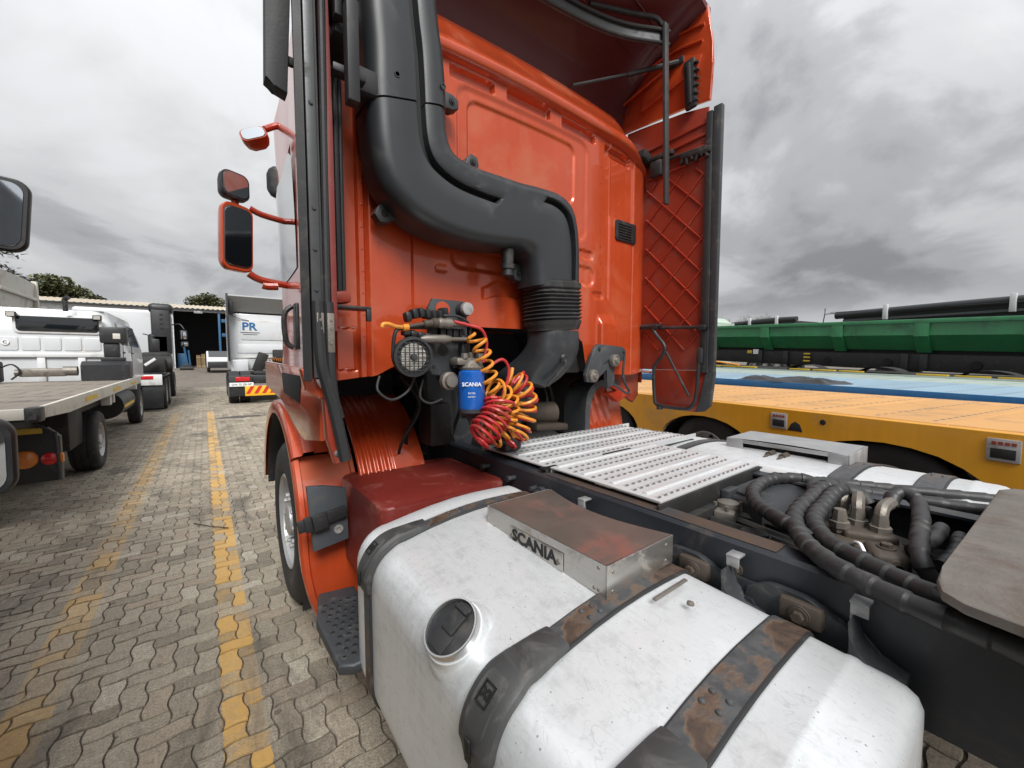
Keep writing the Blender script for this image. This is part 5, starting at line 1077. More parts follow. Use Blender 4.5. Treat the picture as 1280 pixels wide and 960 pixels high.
m = MB(); m.box(-3.38, -1.40, 10.75, 10.80, 1.62, 1.70, .012); part('rear_rail', m, 'white_plain', cb_)
for x in (-3.1, -2.35, -1.85):
    m = MB(); m.box(x, x+.10, 10.76, 10.80, 1.16, 1.62, .01); part('rear_post', m, 'white_plain', cb_)
for x in (-2.60, -1.56):
    m = MB(); m.hull((x, 10.74, 2.36), (.12, .08, .10), None, .015); q = part('work_lamp', m, 'black_plastic', cb_)
    m = MB(); m.box(x-.045, x+.045, 10.695, 10.699, 2.325, 2.395); part('lens', m, 'lamp_glass', q)
m = MB(); m.lathe([(0, .05), (.004, .048)], (-2.70, 10.772, 1.88), (0, -1, 0), 18); q = part('speed_disc', m, 'print_white', cb_)
lettering('C', .07, 'print_black', q, (-2.70, 10.765, 1.88), (1, 0, 0), (0, 0, 1), .001, .001)
sx_ = lambda z: cx1 - .10*smooth(1.6, 2.43, z) + .006
for ya, yb in ((11.35, 12.25), (12.55, 13.75)):
    m = MB(); m.grid(lambda u, v: (sx_(1.88+.46*v)+.004, ya+(yb-ya)*u-(0 if ya < 12 else -.32*(1-v)*u), 1.88+.46*v), 4, 4); part('side_window', m, 'dark_glass', cb_)
    m = MB(); m.box(cx1-.004, cx1+.006, ya-.05, ya-.035, 1.2, 2.0); m.box(cx1-.002, cx1+.014, ya+.03, ya+.16, 1.70, 1.73, .004); part('door_line', m, 'black_plastic', cb_)
m = MB(); m.tube([(-1.26, 14.4, 2.25), (-1.08, 14.45, 2.2), (-1.02, 14.45, 2.1)], .014, 6); m.hull((-1.02, 14.42, 1.95), (.16, .06, .34), None, .025); part('side_mirror', m, 'black_plastic', cb_)
m = MB(); m.cyl((-1.95, 10.7, 2.45), (-1.95, 10.7, 2.62), .035, 10); m.tube([(-1.95, 10.7, 2.60), (-1.95, 10.70, 2.66), (-1.90, 10.66, 2.70)], .04, 10, smooth=3); part('exhaust_stack', m, 'black_plastic', FB)
# deck of individual boards
for i in range(12):
    x0 = -3.42+.19*i; m = MB(); m.box(x0, x0+.186, 5.0, 10.6, 1.165, 1.195, .004, 1); part('deck_board', m, 'deck_timber', FB)
m = MB(); m.box(-3.46, -1.14, 5.03, 10.6, 1.08, 1.163); part('deck_frame', m, 'grime_black', FB)
m = MB(); m.prism([(4.965, 1.195), (4.965, 1.10), (5.9, 1.06), (11.6, 1.075), (11.75, 1.225)], 'x', -1.135, -1.095, .006); sr = part('side_rail', m, 'offwhite', FB)
for y in (6.6, 8.4, 10.2):
    m = MB(); m.box(-1.094, -1.091, y, y+.62, 1.105, 1.155); part('reflector', m, 'reflect_yellow', sr)
m = MB(); m.box(-3.46, -1.10, 4.955, 5.02, 1.10, 1.19, .006); part('rear_rail', m, 'offwhite', FB)
m = MB(); m.box(-1.17, -1.08, 4.93, 5.06, 1.08, 1.20, .01); m.box(-1.15, -1.10, 4.92, 4.93, 1.10, 1.15); part('stake_pocket', m, 'black_plastic', FB)
m = MB(); m.box(-3.0, -1.6, 5.3, 13.8, .72, .98, .02); m.box(-3.2, -1.35, 7.2, 7.9, .45, 1.05, .03); part('chassis', m, 'grime_black', FB)
m = MB(); m.prism([(-2.6, .95), (-1.20, .95), (-1.12, .86), (-1.12, .44), (-2.6, .40)], 'y', 5.62, 5.70, .01); tpn = part('tail_panel', m, 'black_plastic', FB)
m = MB(); m.tube([(-1.28, 5.60, 1.0), (-1.14, 5.60, .90), (-1.13, 5.60, .45)], .012, 6); part('edge_bar', m, 'bracket_grey', tpn)
m = MB(); m.box(-1.9, -1.225, 5.608, 5.618, .90, .955, .003); part('reflector', m, 'reflect_yellow', tpn)
m = MB(); m.lathe([(0, .085), (.02, .08), (.035, .05), (.04, .01)], (-1.345, 5.62, .665), (0, -1, 0), 20); part('amber_lamp', m, 'amber', tpn)
m = MB(); m.lathe([(0, .06), (.02, .055), (.03, .03)], (-1.19, 5.62, .655), (0, -1, 0), 18); part('red_lamp', m, 'lamp_red', tpn)
m = MB(); m.hull((-1.115, 5.62, .655), (.03, .04, .09), None, .012); part('side_lamp', m, 'amber', tpn)
wheel(FB, (-1.37, 8.25, .42), 1, .42, .30); wheel(FB, (-3.25, 8.25, .42), -1, .42, .30); wheel(FB, (-1.40, 13.55, .42), 1, .42, .24); wheel(FB, (-3.25, 13.55, .42), -1, .42, .24)
m = MB(); m.cyl((-3.1, 8.25, .42), (-1.5, 8.25, .42), .08, 10); m.cyl((-3.1, 13.55, .42), (-1.5, 13.55, .42), .07, 10); part('axle', m, 'grime_black', FB)
m = MB(); m.cyl((-1.55, 10.9, .68), (-1.55, 12.6, .68), .26, 20); q = part('fuel_drum', m, 'black_plastic', FB)
m = MB(); m.box(-1.30, -1.285, 11.0, 12.3, .62, .68); part('reflector', m, 'reflect_yellow', q)
m = MB(); m.box(-1.42, -1.30, 9.6, 9.75, .8, 1.0, .01); m.box(-1.44, -1.32, 10.1, 10.22, .8, 1.0, .01); part('side_bracket', m, 'white_plain', FB)
m = MB(); m.prism([(10.3, 1.20), (10.3, 1.48), (10.4, 1.55), (10.75, 1.55), (10.75, 1.2)], 'x', -1.75, -1.12, .02); part('tool_box', m, 'black_plastic', FB)
m = MB(); m.box(-1.50, -1.18, 10.4, 10.6, 1.55, 1.62, .01); m.box(-1.46, -1.25, 10.42, 10.58, 1.62, 1.88, .02); m.box(-1.50, -1.14, 10.38, 10.62, 1.88, 2.18, .03); tw_ = part('control_tower', m, 'black_plastic', FB)
m = MB(); m.box(-1.32, -1.22, 10.372, 10.379, 1.96, 2.06, .002); part('label_plate', m, 'offwhite', tw_)
m = MB(); m.hull((-2.18, 10.3, 1.36), (.55, .16, .14), None, .03); m.cyl((-2.5, 10.3, 1.36), (-1.9, 10.3, 1.36), .055, 12); m.cyl((-1.95, 10.3, 1.38), (-1.78, 10.3, 1.38), .085, 14); part('winch', m, 'dirty_metal', FB)
m = MB(); m.hull((-2.85, 10.2, 1.38), (.45, .3, .34), None, .03); part('winch_box', m, 'grime_black', FB)
m = MB(); m.tube([(-2.62, 10.2, 1.45), (-2.5, 10.2, 1.50), (-2.42, 10.2, 1.38), (-2.52, 10.2, 1.25)], .014, 6, smooth=4); part('hydraulic_hose', m, 'black_rubber', FB)
m = MB(); m.box(-3.3, -1.45, 14.45, 14.62, .45, 1.0, .04); part('bumper', m, 'white_paint', FB)

# ------------------------------------------------------------------ truck just outside the frame on the left: only its two mirrors reach in
PT = thing('parked_truck', 'black door mirrors of a truck parked at the left edge of the photo', 'truck', (-2.2, 2.0, 0))
def pmirror(c, wd, ht, dp, yaw_, roll, rr):
    rot = Euler((0, roll, yaw_)).to_matrix(); c = Vector(c); o = rrect(wd, ht, rr, 6); s = MB()
    s.ring_loft([[c+rot@Vector((p[0]*sc, d, p[1]*sc)) for p in o] for d, sc in ((-.012, .95), (0, 1.0), (dp*.4, 1.0), (dp*.8, .86), (dp, .6))]); h = part('door_mirror', s, 'black_plastic', PT, ang=40)
    s = MB(); s.ring_loft([[c+rot@Vector((p[0]*sc-.006, d, p[1]*sc)) for p in o] for d, sc in ((-.013, .88), (-.0155, .87))]); part('mirror_glass', s, 'mirror_glass', h)
pmirror((-.752, 3.0, 2.285), .215, .345, .06, R(0), R(5), .055)
pmirror((-.585, 2.0, 1.285), .175, .255, .06, R(0), R(1), .06)
for pts_ in ([(-.80, 3.04, 2.42), (-.9, 3.04, 2.48), (-1.2, 3.0, 2.5)], [(-.80, 3.04, 2.14), (-.9, 3.04, 2.07), (-1.2, 3.0, 2.05)], [(-.62, 2.04, 1.29), (-.75, 2.04, 1.27), (-1.2, 2.0, 1.25)]):
    m = MB(); m.tube(pts_, .016, 8, smooth=4); part('mirror_arm', m, 'black_plastic', PT)
m = MB(); m.box(-3.4, -1.15, -2.6, 3.2, .95, 3.0, .12, 3); part('cab', m, 'frame_paint', PT)
m = MB(); m.box(-1.156, -1.142, 1.4, 2.8, 1.9, 2.6, .004); part('side_window', m, 'dark_glass', PT)
m = MB(); m.box(-2.9, -1.7, -4.0, 1.2, .7, .93, .02); part('chassis', m, 'grime_black', PT)
for x, y in ((-1.35, 1.9), (-3.2, 1.9), (-1.4, -2.6), (-3.15, -2.6)): wheel(PT, (x, y, .48), 1 if x > -2 else -1, .48, .28)

# ------------------------------------------------------------------ dark tractor with tall intake duct, and the white tractor with the round logo
T3 = thing('tractor_unit', 'white truck tractor with tall black rear duct parked behind the flatbed', 'truck', (-2.2, 18.0, 0), group=None)
for y in (16.9, 18.2):
    for x, s_ in ((-1.12, 1), (-1.45, 1), (-2.95, -1), (-3.28, -1)): wheel(T3, (x, y, .50), s_, .50, .30, 'rim_steel', detail=x > -1.2)
wheel(T3, (-1.1, 21.0, .58), 1, .50, .30); wheel(T3, (-3.3, 21.0, .58), -1, .50, .30)
m = MB(); m.box(-2.9, -1.5, 15.9, 22, .55, 1.0, .02); m.box(-1.62, -1.02, 15.98, 16.06, .10, .78, .01); m.box(-3.4, -2.8, 15.98, 16.06, .10, .78, .01); m.box(-3.4, -1.0, 16.2, 19.2, 1.02, 1.09, .03); part('chassis', m, 'black_plastic', T3)
m = MB(); m.box(-1.62, -1.02, 15.93, 15.98, .80, 1.12, .01); rl = part('rear_light_bar', m, 'white_plain', T3)
m = MB(); m.box(-1.56, -1.22, 15.915, 15.93, .98, 1.08, .006); part('red_lamp', m, 'lamp_red', rl)
m = MB(); m.box(-3.45, -.98, 19.6, 21.9, 1.15, 3.35, .10, 3); part('cab', m, 'white_paint', T3)
m = MB(); m.prism([(19.1, 3.45), (19.7, 3.55), (19.7, 1.6), (19.15, 2.2)], 'x', -1.02, -.95, .01); part('side_fairing', m, 'white_paint', T3)
m = MB(); m.box(-1.40, -.88, 18.4, 18.9, 1.75, 3.3, .06); m.box(-1.46, -.80, 18.4, 19.0, 3.15, 3.50, .14, 3); m.box(-1.5, -.9, 18.4, 18.8, 1.75, 2.45, .1, 3); q = part('intake_duct', m, 'black_plastic', T3)
m = MB()
for k in range(4): m.box(-1.16, -1.08, 18.39, 18.398, 2.6+.16*k, 2.66+.16*k)
part('duct_vents', m, 'print_black', q)
m = MB(); m.box(-1.9, -.95, 16.6, 18.3, 1.15, 1.62, .08); m.cyl((-1.7, 17.0, 1.42), (-.82, 17.0, 1.42), .26, 18); m.box(-1.6, -.9, 17.3, 18.6, 1.4, 1.8, .08); part('rear_equipment', m, 'grime_black', T3)
m = MB(); m.prism([(-1.45, 1.42), (-1.20, 1.62), (-1.16, 1.56), (-1.40, 1.36)], 'y', 16.3, 16.4, .01); part('white_chock', m, 'white_plain', T3)
m = MB(); m.hull((-1.55, 16.2, 1.32), (.10, .06, .14), None, .02); part('marker_lamp', m, 'reflect_yellow', T3)
m = MB(); m.tube([(-1.0, 20.8, 2.9), (-.72, 20.6, 2.95), (-.58, 20.5, 2.75)], .02, 6, smooth=4); m.hull((-.60, 20.4, 2.52), (.22, .10, .36), None, .03); m.hull((-.58, 20.4, 2.16), (.24, .10, .20), None, .03); q = part('side_mirror', m, 'black_plastic', T3)
m = MB(); m.box(-.68, -.52, 20.335, 20.345, 2.36, 2.64, .002); m.box(-.67, -.49, 20.335, 20.345, 2.09, 2.22, .002); part('mirror_glass', m, 'mirror_glass', q)

PR = thing('tractor_unit', 'white truck tractor with blue logo panel and striped chevron rear board', 'truck', (1.9, 18.5, 0))
m = MB(); m.box(.78, 3.25, 18.9, 21.0, 1.15, 3.35, .06, 2); pc = part('cab', m, 'white_paint', PR)
m = MB(); m.prism(off(rrect(1.75, .78, .06, 4), (2.05, 2.72)), 'y', 18.875, 18.91, .008); part('pressed_panel', m, 'white_paint', pc)
m = MB(); m.prism(off(rrect(2.0, .34, .04, 4), (2.05, 1.98)), 'y', 18.875, 18.91, .008); part('pressed_panel', m, 'white_paint', pc)
m = MB(); m.box(.95, 3.2, 18.86, 18.9, 1.62, 1.66, .006); part('wall_rail', m, 'offwhite', pc)
lettering('PR', .42, 'edge_blue', pc, (1.46, 18.868, 2.84), (1, 0, 0), (0, 0, 1), .003, .012, sx=1.05)
lettering('POWER RIGS', .085, 'bracket_grey', pc, (1.76, 18.868, 2.58), (1, 0, 0), (0, 0, 1), .002, .002, sx=1.1) if False else None
m = MB(); m.box(1.16, 1.80, 18.866, 18.87, 2.60, 2.625); m.box(1.24, 1.72, 18.866, 18.87, 2.53, 2.55); part('logo_underline', m, 'bracket_grey', pc)
m = MB(); m.prism([(18.45, 3.95), (18.95, 3.42), (20.6, 3.38), (20.6, 3.5), (18.9, 4.05)], 'x', .78, 3.25, .02); part('roof_deflector', m, 'pale_grey', PR)
m = MB(); m.prism([(18.2, 4.02), (18.95, 4.1), (18.95, 1.5), (18.3, 1.5), (18.2, 3.2)], 'x', .725, .765, .01); sf = part('side_fairing', m, 'white_paint', PR)
m = MB(); m.box(.71, .78, 18.16, 18.198, 1.5, 4.0, .008); part('rubber_blade', m, 'black_rubber', sf)
m = MB(); m.box(.80, .95, 18.4, 18.9, 3.28, 3.75, .03); m.tube([(.9, 18.8, 3.25), (1.2, 18.84, 3.12), (1.45, 18.85, 3.08)], .012, 6); part('hinge', m, 'black_plastic', PR)
m = MB(); m.box(.80, 1.36, 18.5, 18.9, 1.08, 1.55, .04); part('mudguard', m, 'white_paint', PR)
for y in (17.5,):
    for x, s_ in ((.80, -1), (1.14, -1), (2.86, 1), (3.20, 1)): wheel(PR, (x, y, .50), s_, .50, .30)
wheel(PR, (.85, 20.3, .52), -1, .50, .30); wheel(PR, (3.15, 20.3, .52), 1, .50, .30)
m = MB(); m.box(.66, 1.32, 16.86, 16.94, .28, .98, .01); m.box(1.0, 2.9, 16.95, 21, .7, 1.0, .02); part('chassis', m, 'black_plastic', PR)
m = MB()
for k in range(2):
    rings = []
    for i in range(13):
        t = i/12*PI; rings.append([(.66+.34*k, 17.5-.62*math.cos(t), .55+.60*math.sin(t)), (.97+.34*k, 17.5-.62*math.cos(t), .55+.60*math.sin(t))])
    m.ring_loft(rings, close=False)
part('tyre_covers', m, 'black_plastic', PR)
m = MB(); m.box(.84, 1.26, 16.83, 16.855, .80, .95, .02); part('red_lamp', m, 'lamp_red', PR)
m = MB(); m.box(.66, 1.36, 16.82, 16.835, .62, .755, .004); q = part('number_plate', m, 'print_white', PR)
lettering('DW 75 ZB GP', .095, 'print_black', q, (1.01, 16.818, .688), (1, 0, 0), (0, 0, 1), .001, .001)
m = MB(); m.box(1.10, 3.2, 16.80, 16.83, .28, .625, .003); cbrd = part('chevron_board', m, 'chevron_yellow', PR)
for k in range(9):
    x = 1.12+.24*k; m = MB(); m.prism([(x, .355), (x+.12, .355), (x+.27, .622), (x+.15, .622)], 'y', 16.796, 16.801); part('chevron_stripe', m, 'chevron_red', cbrd)
m = MB(); m.box(1.4, 2.9, 17.2, 18.7, 1.0, 1.12, .03); m.hull((1.75, 18.5, 1.45), (.35, .3, .75), Euler((0, .35, 0)), .04); m.box(2.0, 2.9, 17.4, 18.3, 1.1, 1.3, .05); m.box(2.2, 2.7, 18.4, 18.8, 1.3, 1.95, .04)
for k in range(6): m.cyl((1.3+.28*k, 17.0, .85), (1.3+.28*k, 18.0, 1.05+.05*(k % 2)), .05, 8)
part('rear_equipment', m, 'grime_black', PR)
m = MB()
for k in range(8): m.lathe([(-.01, .085), (0, .10), (.01, .085)], (2.05+.075*k, 18.35, 1.55+.03*math.sin(k)), (1, 0, .3), 10)
part('air_coils', m, 'coil_yellow', PR)

# ------------------------------------------------------------------ small white car nose by the shed, tipper behind the flatbed
CR = thing('parked_car', 'small white car with dark front end parked at the shed doorway', 'car', (.95, 39.0, g(.95, 39)))
z0 = g(.95, 39)
m = MB(); m.prism([(37.2, .35), (37.2, .85), (37.6, 1.02), (38.4, 1.12), (39.2, 1.60), (40.8, 1.62), (41.2, 1.1), (41.2, .35)], 'x', .15, 1.85, .08, 3)
bmesh.ops.translate(m.bm, vec=(0, 0, z0), verts=m.bm.verts[:]); part('body', m, 'white_paint', CR)
m = MB(); m.box(.2, 1.8, 37.12, 37.22, z0+.32, z0+.78, .03); part('bumper', m, 'black_plastic', CR)
m = MB(); m.prism([(38.42, 1.13), (39.18, 1.58), (39.20, 1.56), (38.47, 1.12)], 'x', .28, 1.72); bmesh.ops.translate(m.bm, vec=(0, -.02, z0+.02), verts=m.bm.verts[:]); part('windscreen', m, 'dark_glass', CR)
for x in (.25, 1.75):
    for y in (37.9, 40.5): wheel(CR, (x, y, z0+.32), 1 if x > 1 else -1, .32, .2)
TB = thing('tipper_truck', 'beige steel tipper body standing behind the white flatbed cab', 'truck', (-4.2, 17.0, 0))
m = MB(); m.prism([(-6.3, 2.9), (-4.24, 2.9), (-4.14, 3.95), (-4.18, 3.95), (-6.4, 3.92)], 'y', 16.4, 19.4, .02); part('tipper_body', m, 'offwhite', TB)
m = MB(); m.box(-4.22, -4.10, 19.3, 19.45, 2.85, 4.02, .01); m.box(-6.4, -4.12, 16.36, 16.42, 3.45, 3.55, .02); m.box(-4.18, -4.10, 16.4, 19.3, 3.40, 3.50, .02); part('body_rib', m, 'offwhite', TB)
m = MB(); m.box(-6.0, -4.3, 15.8, 21.5, .7, 1.1, .02); m.box(-5.9, -4.5, 16.6, 19.3, 1.1, 2.88, .05); part('chassis', m, 'grime_black', TB)
m = MB(); m.box(-6.3, -4.15, 19.7, 21.6, .9, 2.9, .1, 3); part('cab', m, 'white_paint', TB)
for x in (-6.1, -4.3):
    for y in (16.8, 20.6): wheel(TB, (x, y, .5), 1 if x > -5 else -1, .5, .3)

# ------------------------------------------------------------------ workshop shed at the end of the yard
SH = thing('workshop_shed', 'long white shed with cream corrugated roof and dark open doorway', 'building', (-4, 46, g(-4, 46)))
gz = g(-4, 46); TOP = 5.95
def roofz(x, v): return TOP+.05+1.0*v*(1+.0*x)+ .006*(x+4)
m = MB()
def rf_pt(u, v): 
    x = -26+40*u; return (x, 45.6+7*v, roofz(x, v)+.035*math.sin(x*2*PI/.36))
m.grid(rf_pt, 640, 1); q = part('roof', m, 'shed_roof', SH, ang=60)
m = MB(); m.box(-26, 14, 45.55, 45.6, TOP-.12, TOP+.02, .01); part('gutter', m, 'shed_dark', q)
m = MB(); m.box(-26, -2.0, 46, 46.2, gz-.4, TOP); m.box(1.9, 14, 46, 46.2, gz-.4, TOP); m.box(-2.0, 1.9, 46, 46.2, TOP-.18, TOP); wl = part('front_wall', m, 'shed_wall', SH)
m = MB()
for k in range(13): m.box(-26, -2.02, 45.975, 46, gz+.25+.4*k, gz+.28+.4*k)
part('cladding_ribs', m, 'shed_wall', wl, kind='stuff')
m = MB(); m.box(-5.4, -3.4, 45.93, 46.01, 3.75, 4.65, .02); part('window', m, 'dark_glass', SH)
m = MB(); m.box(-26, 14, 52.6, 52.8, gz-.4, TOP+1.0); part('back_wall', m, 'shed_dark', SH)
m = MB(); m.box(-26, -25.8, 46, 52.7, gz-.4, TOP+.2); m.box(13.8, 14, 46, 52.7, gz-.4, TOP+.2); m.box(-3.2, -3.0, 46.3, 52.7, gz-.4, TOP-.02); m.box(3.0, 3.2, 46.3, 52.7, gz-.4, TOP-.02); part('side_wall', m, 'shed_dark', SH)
m = MB(); m.box(1.15, 1.32, 45.7, 45.98, gz-.1, TOP-.2, .01); m.box(1.40, 1.7, 45.75, 45.85, 3.6, 3.9, .01); m.box(1.40, 1.7, 45.75, 45.85, 4.9, 5.2, .01); part('blue_post', m, 'shed_blue', SH)
m = MB(); m.box(-.55, .05, 45.80, 45.89, TOP-.32, TOP-.10, .01); part('sign_lamp', m, 'print_white', SH)
for x, zz_ in ((-.4, 0), (-.05, .1)):
    P_ = thing('wooden_pallet', 'pale wooden pallet leaning inside the shed doorway, ' + ('left of the pair' if x < -.2 else 'right of the pair'), 'pallet', (x, 46.9, gz))
    for k in range(4):
        m = MB(); m.box(x-.14+.075*k, x-.10+.075*k, 46.9, 46.95, gz, gz+1.15+zz_); part('slat', m, 'pallet_wood', P_)
    m = MB()
    m.box(x-.15, x+.16, 46.95, 46.99, gz+.1, gz+.2); m.box(x-.15, x+.16, 46.95, 46.99, gz+.9, gz+1.0); part('cross_slat', m, 'pallet_wood', P_)
m = MB(); m.box(-1.9, -1.3, 47, 47.6, gz, gz+1.3, .05); m.cyl((-1.2, 47, gz), (-1.4, 47.2, gz+1.9), .09, 8); m.cyl((-1.0, 47.1, gz), (-1.1, 47.2, gz+1.6), .07, 8)
tag(part('blue_machine', m, 'shed_blue', None), 'blue machine standing in the dark shed left of the pallets', 'machine')
m = MB(); m.box(-1.6, -.7, 42.0, 43.0, g(-1, 42), g(-1, 42)+.28, .08, 3); m.box(-1.4, -.9, 42.2, 42.8, g(-1, 42)+.2, g(-1, 42)+.5, .06); tag(part('black_bundle', m, 'black_rubber', None), 'low black bundle lying on the paving before the shed', 'bundle')

# ------------------------------------------------------------------ oil stains, a stick
def stain(x, y, a, b, label):
    s = MB(); n = 22; s.face([(x+a*math.cos(2*PI*k/n)*(1+.25*math.sin(3*k+x)), y+b*math.sin(2*PI*k/n)*(1+.25*math.cos(2*k)), g(x, y)+.0065) for k in range(n)]); o = part('oil_stain', s, 'stain_oil', None); o['kind'] = 'structure'
stain(.75, 13.2, .50, .22, ''); stain(1.45, 11.1, .35, .14, '')
m = MB(); m.tube([(-.14, 4.86, .012), (-.02, 4.66, .020), (.12, 4.52, .014)], .005, 5); tag(part('dry_twig', m, 'bark', None), 'thin dry twig lying across the yellow line', 'twig')

# ------------------------------------------------------------------ trees
def leaf_crown(mbx, blobs, n, size, flat=.6, rnd=random):
    for _ in range(n):
        c, r3 = rnd.choices(blobs, weights=[b[1][0]*b[1][1]*b[1][2] for b in blobs])[0]
        d = Vector((rnd.gauss(0, 1), rnd.gauss(0, 1), rnd.gauss(0, 1))).normalized()*(rnd.random()**.45)
        p = Vector(c)+Vector((d.x*r3[0], d.y*r3[1], d.z*r3[2])); s_ = size*rnd.uniform(.5, 1.4)
        e = Euler((rnd.uniform(-flat, flat)*1.6, rnd.uniform(-flat, flat)*1.6, rnd.uniform(0, 6.28))).to_matrix()
        mbx.face([p+e@Vector(q) for q in ((-s_, 0, 0), (-.2*s_, -.45*s_, .12*s_), (s_, 0, -.05*s_), (.1*s_, .5*s_, .1*s_))])
def tree(name, label, x, y, h, blobs, mname, n, size, trunk_r=.22, seed=1):
    rnd = random.Random(seed); z = g(x, y); T_ = thing(name, label, 'tree', (x, y, z))
    s = MB(); s.tube([(x, y, z-.2), (x+.1, y, z+h*.35), (x+.15, y+.1, z+h*.75)], [trunk_r, trunk_r*.75, trunk_r*.3], 9)
    for c, r3 in blobs:
        c = Vector(c); a = Vector((x+.1, y, z+h*rnd.uniform(.35, .6))); mid = (a+c)/2+Vector((0, 0, -.2)); s.tube([a, mid, c], [trunk_r*.4, trunk_r*.28, trunk_r*.08], 6)
    part('trunk', s, 'bark', T_); s = MB(); leaf_crown(s, blobs, n, size, rnd=rnd); part('crown', s, mname, T_)
# conifer, upper left
rnd = random.Random(5); x, y = -8.9, 32.0; z = g(x, y); T_ = thing('pine_tree', 'tall dark conifer with drooping branches behind the black mirror', 'tree', (x, y, z))
s = MB(); s.tube([(x, y, z-.2), (x, y, z+5), (x, y, z+11)], [.3, .2, .04], 9); lf = MB()
for k in range(46):
    hz = 2.2+8.4*k/46; L_ = 3.9*(1-(hz-1.2)/10.2)*rnd.uniform(.75, 1.1); a = k*2.4
    tip = Vector((x+L_*math.cos(a), y+L_*math.sin(a), z+hz-.35*L_)); st_ = Vector((x, y, z+hz)); s.tube([st_, tip], [.04, .01], 5)
    for q in range(60):
        t = rnd.uniform(.2, 1.02); p = st_.lerp(tip, t)+Vector((rnd.gauss(0, .15), rnd.gauss(0, .15), rnd.gauss(-.08, .09))); s_ = rnd.uniform(.12, .26)
        e = Euler((rnd.uniform(-.5, .5), rnd.uniform(-.5, .5), a+rnd.uniform(-.9, .9))).to_matrix(); lf.face([p+e@Vector(v) for v in ((-s_*.2, -s_*.22, 0), (s_*1.3, -s_*.06, -.25*s_), (s_*1.3, s_*.06, -.25*s_), (-s_*.2, s_*.22, 0))])
part('trunk', s, 'bark', T_); part('crown', lf, 'leaf_dark', T_)
tree('broad_tree', 'wide olive green tree rising over the shed roof at left', -9.6, 56, 8.0, [((-12.5, 56, 7.6), (1.6, 1.5, 1.1)), ((-11.0, 56, 8.3), (1.7, 1.6, 1.2)), ((-9.6, 56.3, 7.7), (1.4, 1.5, .9)), ((-8.4, 56, 7.1), (1.1, 1.4, .7)), ((-11.5, 57, 7.2), (2.4, 1.5, 1.0))], 'leaf_olive', 5200, .20, seed=3)
tree('round_tree', 'small round olive tree peeping over the shed roof', .4, 58, 8.0, [((-.6, 58, 7.9), (1.0, 1.0, .75)), ((.5, 58, 8.35), (1.2, 1.0, .8)), ((1.6, 58, 7.9), (1.0, 1.0, .7)), ((.4, 58.4, 7.3), (2.0, 1.2, .8))], 'leaf_olive', 2600, .17, seed=4)
def bare(label, x, y, h, spread, seed):
    rnd = random.Random(seed); z = g(x, y); T_ = thing('bare_tree', label, 'tree', (x, y, z)); s = MB()
    s.tube([(x, y, z-.2), (x, y, z+h*.45)], [.2, .14], 8); part('trunk', s, 'bark', T_); s = MB()
    def grow(p, d, L_, r, k):
        q = p+d*L_; s.tube([p, (p+q)/2+Vector((rnd.gauss(0, .05), rnd.gauss(0, .05), 0)), q], [r, r*.8, r*.55], 4, caps=False)
        if k:
            for _ in range(3): grow(q, (d+Vector((rnd.gauss(0, spread), rnd.gauss(0, spread), rnd.uniform(-.1, .35)))).normalized(), L_*rnd.uniform(.6, .82), r*.55, k-1)
    for _ in range(5): grow(Vector((x, y, z+h*.42)), Vector((rnd.gauss(0, .5), rnd.gauss(0, .5), 1)).normalized(), h*.22, .07, 4)
    part('crown', s, 'twig', T_)
bare('bare brown treetop showing above the green tipper trailer', 52, 20, 6.3, .6, 2)

# ------------------------------------------------------------------ trailers on the right
HD = -math.atan(.2)
def trailer(name, label, x0, pitch_=0.0, z=0.0): return thing(name, label, 'trailer', (x0, 0, z), (pitch_, 0, HD), local=True)
def deck_plates(T_, x0, x1, y0, y1, z, step, mname, slots=True):
    k = 0; y = y0
    while y < y1-.1:
        s = MB(); ye = min(y1, y+step); s.box(x0, x1, y+.004, ye-.004, z-.02, z, .003, 1); part('deck_plate', s, mname, T_); y += step
    if slots:
        s = MB(); y = y0
        while y < y1-.1:
            for yy in (y+.10, y+step*.55):
                x = x0+.12
                while x < x1-.12: s.face([(x, yy, z+.0012), (x+.055, yy, z+.0012), (x+.055, yy+.022, z+.0012), (x, yy+.022, z+.0012)]); x += .13
            y += step
        part('deck_slots', s, 'slot_dark', T_, kind='stuff')
Y1 = trailer('lowbed_trailer', 'yellow lowbed trailer with tan deck plates and wheel arches', 4.1)
ycs = (-.98+.02, .70, 2.33, 3.96)
out = [(-7.0, 1.115), (-7.0, .62)]
for yc in (-2.6, -.95, .70, 2.35, 4.0):
    for k in range(13):
        a = PI-PI*k/12; out.append((yc-.0+.62*math.cos(a)*1.0, .60+.335*math.sin(a)))
out += [(6.2, .60), (6.2, 1.115)]
m = MB(); m.prism(out, 'x', 0, .035, .004, 1); sdp = part('side_plate', m, 'trailer_yellow', Y1)
m = MB(); m.box(.004, .10, -7.0, 6.2, 1.094, 1.118, .008); part('edge_rail', m, 'trailer_yellow', Y1)
m = MB(); m.box(2.56, 2.60, -7.0, 6.2, .6, 1.1, .004); part('side_plate', m, 'trailer_yellow', Y1)
deck_plates(Y1, .10, 2.60, -7.0, 6.2, 1.122, .82, 'deck_tan')
m = MB(); m.box(.25, 2.4, -7, 6.2, .80, 1.09, .01); m.box(.04, 2.55, -7.0, 6.2, 1.03, 1.09); part('inner_frame', m, 'grime_black', Y1)
for yc in (-2.6, -.95, .70, 2.35, 4.0):
    wheel(Y1, (.20, yc, .47), -1, .47, .30); wheel(Y1, (2.42, yc, .47), 1, .47, .30)
    m = MB(); rings = []
    for k in range(15):
        a = PI-PI*k/14; rings.append([(.03, yc+.61*math.cos(a), .59+.33*math.sin(a)), (.45, yc+.61*math.cos(a), .59+.33*math.sin(a))])
    m.ring_loft(rings, close=False); part('wheel_arch', m, 'void_black', Y1)
